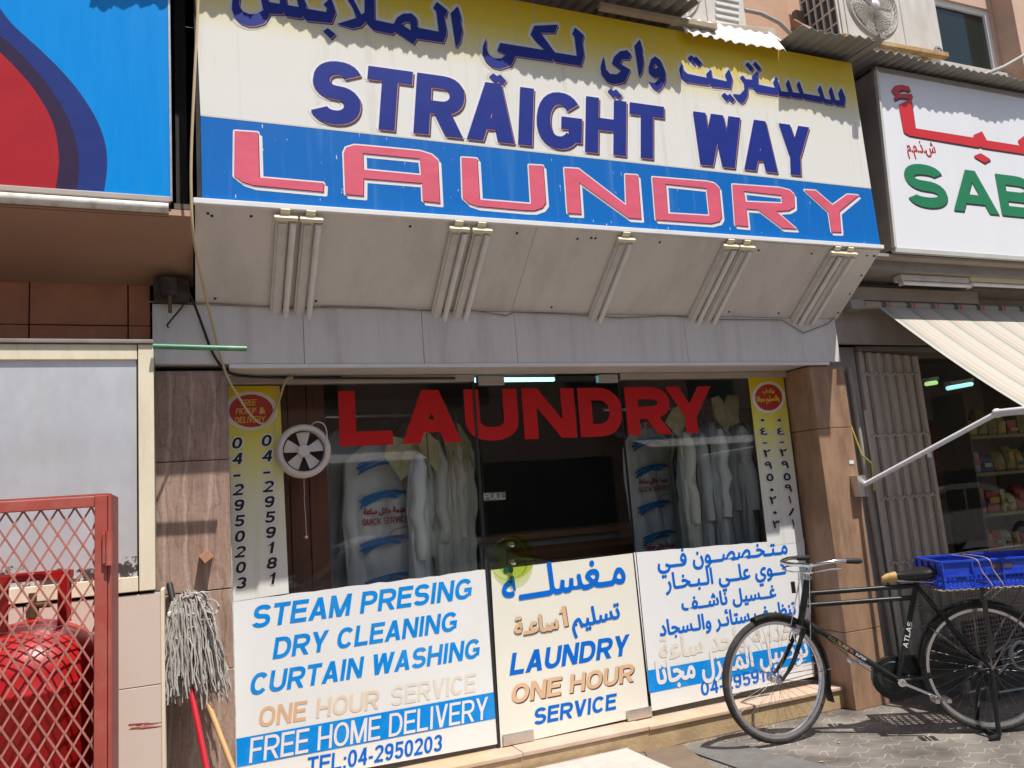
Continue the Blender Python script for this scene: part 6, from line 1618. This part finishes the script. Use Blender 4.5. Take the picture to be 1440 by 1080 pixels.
# chain case: outline round chainring and rear hub, far side
def hull():
    pts = []
    r1, r2 = .118, .058; c1, c2 = (.46, .30), (-.02, WR+.004)
    for k in range(13): a = math.radians(-100+200*k/12); pts.append((c1[0]+r1*math.cos(a), c1[1]+r1*math.sin(a)))
    for k in range(9): a = math.radians(100+160*k/8); pts.append((c2[0]+r2*math.cos(a), c2[1]+r2*math.sin(a)))
    return pts
hp_ = hull(); 
MB().prism([bk(u, .036, z) for u, z in hp_], BN*.034).build('chain_case', M['bframe'], bike, bevel=.008)
MB().lathe([(.07, 0), (.09, -.004), (.093, 0)], bk(.46, .036, .30), BN, 36).build('chain_case_ring', mat('green_black_enamel', (.02, .035, .03), .3), bike, smooth=True)
def crank(s, up):
    du, dz = -.172*up, -.085*up
    a, b = bk(.455, s, .30), bk(.455+du, s*1.05, .30+dz)
    c = MB().tube([a, a.lerp(b, .1), a.lerp(b, .2), b], [.017, .014, .0095, .008], 10).build('crank', M['chrome'], bike, smooth=True)
    sg = 1 if s > 0 else -1
    MB().lathe([(0, -.012), (.022, -.012), (.022, .012), (0, .012)], a, BN, 14).build('crank_boss', M['chrome'], c, smooth=True)
    pd = b+BN*.055*sg
    p = MB(); p.cyl(b, b+BN*.10*sg, .007, 8)
    for o in (-.03, .03): p.obox(pd+BF*o, BF*.011, BN*.042, UPV*.011)
    p.build('pedal', M['rim'], c, bevel=.003)
crank(-.062, 1); crank(.085, -1)
# carrier
rk = MB(); zr_ = .775
for s in (-.07, -.025, .025, .07): rk.tube([bk(.20, s*.6, zr_), bk(.16, s, zr_), bk(-.36, s, zr_)], .005, 6)
for u in (.15, -.1, -.35): rk.tube([bk(u, -.075, zr_), bk(u, .075, zr_)], .005, 6)
for s in (-1, 1):
    rk.tube([bk(-.02, .075*s, WR+.004), bk(-.04, .08*s, zr_-.02), bk(-.04, .07*s, zr_)], .006, 8); rk.tube([bk(-.02, .078*s, WR), bk(-.33, .072*s, zr_)], .005, 8)
rk.build('rear_rack', mat('dull_rack_steel', (.22, .19, .16), .5, metal=.6, var=.3, dirt=(.2, .1, .05), dirt_amt=.5), bike, smooth=True)
MB().obox(bk(-.035, -.082, .60), BF*.013, BN*.003, UPV*.19).build('rack_stay', mat('dull_stay', (.09, .08, .07), .5, metal=.5), bike)
# stand
ks = MB()
for s in (-1, 1): ks.tube([bk(-.02, .075*s, WR), bk(.0, .10*s, .19), bk(.02, .135*s, .022)], .0125, 8)
ks.tube([bk(.03, -.15, .016), bk(.03, .15, .016)], .011, 8); ks.tube([bk(.02, -.135, .02), bk(.075, -.145, .014)], .013, 8)
ks.build('stand', M['bframe'], bike, smooth=True)
# frame lettering
def tubetext(txt, a, b, h, m, off):
    a, b = bk(*a), bk(*b); e = (b-a).normalized(); nn = -BN; u = nn.cross(e).normalized()
    mb = MB()
    for p, l in line_polys(txt, (b-a).length, h, .2, .1, .12): mb.poly([a+e*x+u*(z-h/2)+nn*(off+l*EPS) for x, z in p])
    if mb.v: mb.build('frame_lettering', m, bike)
tubetext('ATLAS', (.395, 0, .475), (.348, 0, .612), .026, M['offwhite'], .0165)
tubetext('GOLDLINE', (.80, 0, .558), (.70, 0, .483), .018, mat('gold_transfer', (.42, .33, .14), .4), .0175)
MB().obox(bk(.685, -.0172, .472), (bk(.70, 0, .483)-bk(.66, 0, .453)).normalized()*.012, BN*.0004, UPV*.010).build('frame_badge', mat('tricolour_transfer', (.25, .09, .12), .4, var=.6, scale=90), bike)
tubetext('SUPER', (.665, 0, .457), (.615, 0, .42), .014, M['offwhite'], .0175)

# ---------------------------------------------------------------- blue crate tied on the rack
cu0, cz_t = bpl(1313, 784, -.19)
M['crate'] = mat('blue_crate_plastic', (.010, .055, .50), .4, var=.1, scale=8, dirt=(.10, .17, .48), dirt_amt=.5, dscale=12, stretch=(1, 1, 3))
ub, uf, sh_, zb_, zt_ = -.42, .195, .185, .80, .950
cr = thing('crate', 'blue slatted plastic crate tied with string on the bicycle rack', 'crate', tuple(bk((ub+uf)/2, 0, zb_)))
def bx(mb, u0, u1, s0, s1, z0, z1): mb.obox(bk((u0+u1)/2, (s0+s1)/2, (z0+z1)/2), BF*(u1-u0)/2, BN*(s1-s0)/2, UPV*(z1-z0)/2)
rim_ = MB(); t = .006
for s in (-1, 1): bx(rim_, ub-.008, uf+.008, s*sh_-.009, s*sh_+.009, zt_-.012, zt_)
for u in (ub, uf): bx(rim_, u-.009, u+.009, -sh_+.0095, sh_-.0095, zt_-.0121, zt_-.0003)
rim_.build('rim', M['crate'], cr, bevel=.0015)
fl = MB()
for k in range(16): u = ub+(uf-ub)*(k+.5)/16; bx(fl, u-.006, u+.006, -sh_+.006, sh_-.006, zb_+.001, zb_+.007)
for k in range(10): s = -sh_+2*sh_*(k+.5)/10; bx(fl, ub+.005, uf-.005, s-.006, s+.006, zb_, zb_+.0062)
fl.build('floor', M['crate'], cr)
def wall(axis, at):
    mb = MB(); L0, L1 = (ub, uf) if axis == 's' else (-sh_, sh_)
    def w(a0, a1, z0, z1, o0, o1):
        if axis == 's': bx(mb, a0, a1, min(at+o0, at+o1), max(at+o0, at+o1), z0, z1)
        else: bx(mb, min(at+o0, at+o1), max(at+o0, at+o1), a0, a1, z0, z1)
    sg = 1 if at > 0 or (axis == 'u' and at == uf) else -1
    H = zt_-.012-zb_
    w(L0, L1, zb_+H*.62, zb_+H*.99, 0, -sg*.003)                 # solid upper strip
    for k, (q0, q1) in enumerate(((0, .10), (.24, .33), (.50, .64))): w(L0, L1, zb_+H*q0, zb_+H*q1, -sg*.0002, -sg*.0031)
    nb = int((L1-L0)/.022)
    for k in range(nb+1):
        a = L0+(L1-L0)*k/nb; w(a-.0042, a+.0042, zb_+.001, zb_+H*.63, -sg*.0004, -sg*.0028)
    for k in range(5):                                           # outer ribs
        a = L0+(L1-L0)*k/4; w(a-.004, a+.004, zb_, zt_-.013, sg*.0102, sg*.0003)
    w(L0-.006, L1+.006, zb_+H*.46, zb_+H*.52, sg*.0092, sg*.0002); w(L0-.006, L1+.006, zb_, zb_+.008, sg*.009, sg*.0004)
    mb.build('side_wall', M['crate'], cr)
wall('s', -sh_); wall('s', sh_); wall('u', ub); wall('u', uf)
um = (ub+uf)/2
hs = MB(); bx(hs, um-.05, um+.05, -sh_-.0025, -sh_-.0006, zt_-.055, zt_-.03)
hs.build('handle_slot', mat('brown_slot', (.10, .06, .05), .8), cr)
M['string'] = mat('tan_string', (.60, .46, .30), .8, var=.15)
for k, (ua, ub2) in enumerate(((.02, -.045), (-.04, -.10))):
    pts = [bk(ua, sh_*.6, zt_+.003), bk(ua, -sh_-.008, zt_+.003), bk(ua-.02, -sh_-.014, zt_-.06), bk((ua+ub2)/2-.02, -sh_-.013, zb_+.03), bk(ub2, -sh_-.006, zb_-.004), bk(ub2+.005, -.09, zr_-.03), bk(ub2+.02, -.075, zr_-.05)]
    MB().tube(smooth(pts, 4), .0024, 6).build('tie_string', M['string'], cr, smooth=True)

# ---------------------------------------------------------------- goods on the pavement behind the bicycle
M['wirem'] = mat('grey_wire', (.34, .32, .29), .4, metal=.6, var=.2)
def basket(label, x, y, z, w_, d_, h):
    t = thing('wire_basket', label, 'basket', (x, y, z), 'grey wire baskets stacked in front of the right shop')
    mb = MB()
    for zz_ in [h*k/7 for k in range(8)]:
        q = [(x-w_/2, y-d_/2), (x+w_/2, y-d_/2), (x+w_/2, y+d_/2), (x-w_/2, y+d_/2)]
        r = .0034 if zz_ in (0, h) else .0018
        mb.tube([(a, b, z+.004+zz_) for a, b in q], r, 5, closed=True)
    for sy_ in (-1, 1):
        for k in range(23): X = x-w_/2+w_*k/22; mb.tube([(X, y+sy_*d_/2, z+.004), (X, y+sy_*d_/2, z+.004+h)], .0017, 4)
    for sx_ in (-1, 1):
        for k in range(12): Y = y-d_/2+d_*k/11; mb.tube([(x+sx_*w_/2, Y, z+.004), (x+sx_*w_/2, Y, z+.004+h)], .0017, 4)
    for k in range(12): X = x-w_/2+w_*k/11; mb.tube([(X, y-d_/2, z+.004), (X, y+d_/2, z+.004)], .0017, 4)
    mb.build('wire_body', M['wirem'], t)
bx0 = onY(1370, 880, 4.0).x
basket('grey wire basket at the bottom of the stack behind the rear wheel', bx0+.02, 4.0, .30, .62, .34, .20)
basket('middle grey wire basket of the stack behind the rear wheel', bx0+.0, 4.0, .512, .62, .34, .16)
basket('topmost grey wire basket of the stack behind the blue crate', bx0+.03, 4.0, .684, .60, .34, .14)
bt = thing('low_table', 'low dark stand under the stacked wire baskets', 'stand', (bx0, 4.0, 0))
MB().box(bx0-.36, bx0+.42, 3.83, 4.17, .26, .296).build('top', mat('dark_board', (.09, .07, .06), .7, var=.2), bt, bevel=.004)
for X in (bx0-.33, bx0+.38):
    for Y in (3.86, 4.14): MB().box(X-.018, X+.018, Y-.018, Y+.018, .0, .259).build('leg', M['wirem'], bt)
tr = thing('trolley', 'silver tube hand trolley folded beside the wire baskets', 'trolley', tuple(onY(1425, 985, 3.75)*V((1, 1, 0)) if False else (5.2, 3.75, 0)))
M['silver'] = mat('silver_tube', (.36, .35, .34), .4, metal=.7, var=.1)
tb = MB(); YT = 3.72
for pts in (((1352, 952), (1372, 936), (1420, 902)), ((1403, 948), (1425, 922), (1446, 902)), ((1362, 974), (1388, 967)), ((1403, 974), (1445, 967)), ((1362, 974), (1366, 990)), ((1388, 967), (1392, 985))):
    tb.tube([onY(a, b, YT+.02*i) for i, (a, b) in enumerate(pts)], .011, 8)
tb.build('tube_frame', M['silver'], tr, smooth=True)
wc = onY(1434, 922, YT)
MB().tube([wc+V((.085*math.cos(k*math.pi/16), 0, .085*math.sin(k*math.pi/16))) for k in range(32)], .017, 8, closed=True).build('wheel', M['silver'], tr, smooth=True)
tl = MB()
tl.tube([onY(1366, 990, YT), V((onY(1366, 990, YT).x, YT, .012))], .01, 8); tl.tube([onY(1392, 985, YT), V((onY(1392, 985, YT).x, YT, .012))], .01, 8)
tl.build('leg', M['silver'], tr, smooth=True)

# ---------------------------------------------------------------- slab, plates and litter on the pavement
q = [onZ(*p, .05) for p in ((800, 1092), (838, 1072), (899, 1060.5), (935, 1084))]
far = q[2]; dirx = (onZ(899, 1060.5, .05)-onZ(838, 1072, .05)); 
sl_ = thing('concrete_slab', 'pale concrete slab lying as a step before the door', 'slab', (2.0, 3.7, 0))
MB().prism([V((1.2, 4.12, .0)), V((far.x, 4.12, .0)), V((far.x+.03, 3.3, .0)), V((1.2, 3.3, .0))], (0, 0, .05)).build('block', M['concrete'], sl_, bevel=.006)
p0 = onZ(1003, 1047, .006)
M['plate'] = mat('dark_steel_plate', (.17, .16, .15), .7, var=.2, scale=10, metal=.3, bump=.1)
tag(MB().prism([onZ(965, 1056, .003), onZ(1035, 1046, .003), onZ(1190, 1085, .003), onZ(1120, 1110, .003)], (0, 0, .006)).build('steel_plate', M['plate']), 'flat dark steel plate set in the pavement by the front wheel', 'plate')
tag(MB().prism([onZ(905, 1056, .003), onZ(960, 1048, .003), onZ(1010, 1085, .003), onZ(930, 1095, .003)], (0, 0, .005)).build('brown_plate', mat('brown_patch', (.17, .125, .085), .8, var=.2, bump=.2)), 'worn brown plate between the concrete slab and steel plate', 'plate')
M['leaf'] = mat('dry_leaf', (.40, .24, .07), .8, var=.3, scale=40)
rnd = random.Random(11)
spots = [(1180, 1045), (1155, 1072), (1120, 1005), (1135, 1015), (1128, 1022), (1150, 1010), (1165, 1005), (1148, 1000), (1200, 1012), (1090, 1062), (1110, 1030), (1240, 1030), (1058, 1060), (1020, 1042), (1300, 1040)]
lf = None
for i, (x, y) in enumerate(spots):
    p = onZ(x, y, .002); a = rnd.uniform(0, 6.28); L = rnd.uniform(.014, .028)
    if lf is None:
        mb = MB(); pts = []
        for k in range(9):
            u = k/8; pts.append((u-.5, .24*math.sin(math.pi*u)**.8, .12*(2*u-1)**2))
        lo = [(a_, -b_, c_) for a_, b_, c_ in pts[1:-1]][::-1]
        ring = pts+lo
        vs = [p+V((a_*.024, b_*.024, .003+c_*.024)) for a_, b_, c_ in ring]
        mb.tess([vs]); lf = mb.build('dry_leaf', M['leaf'], origin=p)
        tag(lf, 'small dry curled leaf scattered on the pavement around the bicycle wheels', 'leaf', 'dry leaves on the pavement')
    else:
        o = lf.copy(); COL.objects.link(o); o.location = p; o.rotation_euler = (rnd.uniform(-.1, .1), 0, a); s = rnd.uniform(.7, 1.5); o.scale = (s, s, s)
# ---------------------------------------------------------------- the street behind the viewer, mirrored in the glass
OB = thing('opposite_building', 'brown block of shops across the street mirrored in the glass', 'building', (6, -13, 0))
M['obrown'] = mat('brown_render', (.58, .36, .26), .85, var=.1)
MB().box(-22, 42, -24, -13, 0, 6.9).build('wall', M['obrown'], OB)
M['odark'] = mat('dark_opening', (.02, .018, .016), .3, var=.2)
M['opale'] = mat('pale_awning', (.75, .73, .70), .8)
for k in range(11): MB().box(-20+k*5.5, -20+k*5.5+4.6, -12.99, -12.9, .1, 2.7).build('shop_opening', M['odark'], OB)
for k in range(4): MB().prism([(-19+k*15.5, -12.9, 3.4), (-19+k*15.5+9, -12.9, 3.4), (-19+k*15.5+9, -10.4, 2.7), (-19+k*15.5, -10.4, 2.7)], (0, 0, .05)).build('awning', M['opale'], OB)
for k in range(14):
    for j in range(1): MB().box(-20+k*4.4, -20+k*4.4+1.8, -12.985, -12.93, 4.4, 5.8).build('window', M['odark'], OB)
M['carpaint'] = mat('silver_car_paint', (.55, .56, .57), .25, metal=.4, var=.03, coat=.6)
M['carglass'] = mat('car_glass', (.02, .025, .025), .05, var=.1)
def car(label, x, y):
    t = thing('parked_car', label, 'car', (x, y, -.32), 'cars parked at the kerb behind the viewer')
    L = 4.5; h0 = -.32
    lower = [(-2.2, .35), (-2.25, .55), (-2.15, .78), (-1.5, .92), (1.0, .98), (2.05, .95), (2.25, .75), (2.22, .35)]
    MB().prism([(x+a, y-.86, h0+b) for a, b in lower], (0, 1.72, 0)).build('body', M['carpaint'], t, bevel=.05, smooth=True)
    roof = [(-1.35, .93), (-.75, 1.33), (-.3, 1.45), (.55, 1.45), (1.15, 1.30), (1.75, .95)]
    MB().prism([(x+a, y-.70, h0+b) for a, b in roof], (0, 1.4, 0)).build('cabin', M['carpaint'], t, bevel=.07, smooth=True)
    sw = [(-1.15, .97), (-.68, 1.30), (-.28, 1.38), (.08, 1.38), (.08, .97)]; sw2 = [(.15, .97), (.15, 1.38), (.52, 1.38), (1.05, 1.24), (1.45, .98)]
    for q in (sw, sw2):
        for sy_, o in ((.702, .006), (-.708, .006)): MB().prism([(x+a, y+sy_, h0+b) for a, b in q], (0, o, 0)).build('side_window', M['carglass'], t)
    MB().prism([(x-1.30, y-.6, h0+.99), (x-1.30, y+.6, h0+.99), (x-.80, y+.56, h0+1.33), (x-.80, y-.56, h0+1.33)], (-.02, 0, .02)).build('windscreen', M['carglass'], t)
    MB().prism([(x+1.72, y-.6, h0+.99), (x+1.72, y+.6, h0+.99), (x+1.22, y+.56, h0+1.31), (x+1.22, y-.56, h0+1.31)], (.02, 0, .02)).build('rear_window', M['carglass'], t)
    for a in (-1.42, 1.38):
        for s in (-.87, .67):
            w_ = MB().lathe([(.2, 0), (.31, 0), (.32, .02), (.32, .18), (.31, .2), (.2, .2)], (x+a, y+s, h0+.32), (0, 1, 0), 24).build('wheel', M['black'], t, smooth=True)
            MB().lathe([(0, -.01), (.2, .0), (.2, .2), (0, .21)], (x+a, y+s, h0+.32), (0, 1, 0), 20).build('rim', M['alu'], w_, smooth=True)
    for s in (-.62, .62):
        MB().box(x-2.27, x-2.2, y+s-.16, y+s+.16, h0+.62, h0+.74).build('headlight', M['white'], t, bevel=.01)
        MB().box(x+2.2, x+2.27, y+s-.16, y+s+.16, h0+.68, h0+.82).build('tail_light', M['badge'], t, bevel=.01)
    return t
c1 = car('silver parked car mirrored in the left pane above the white panel', 2.7, -3.0)
dup(c1, (14.6, -3.4, -.32), 'silver parked car mirrored in the right shop glass', None)
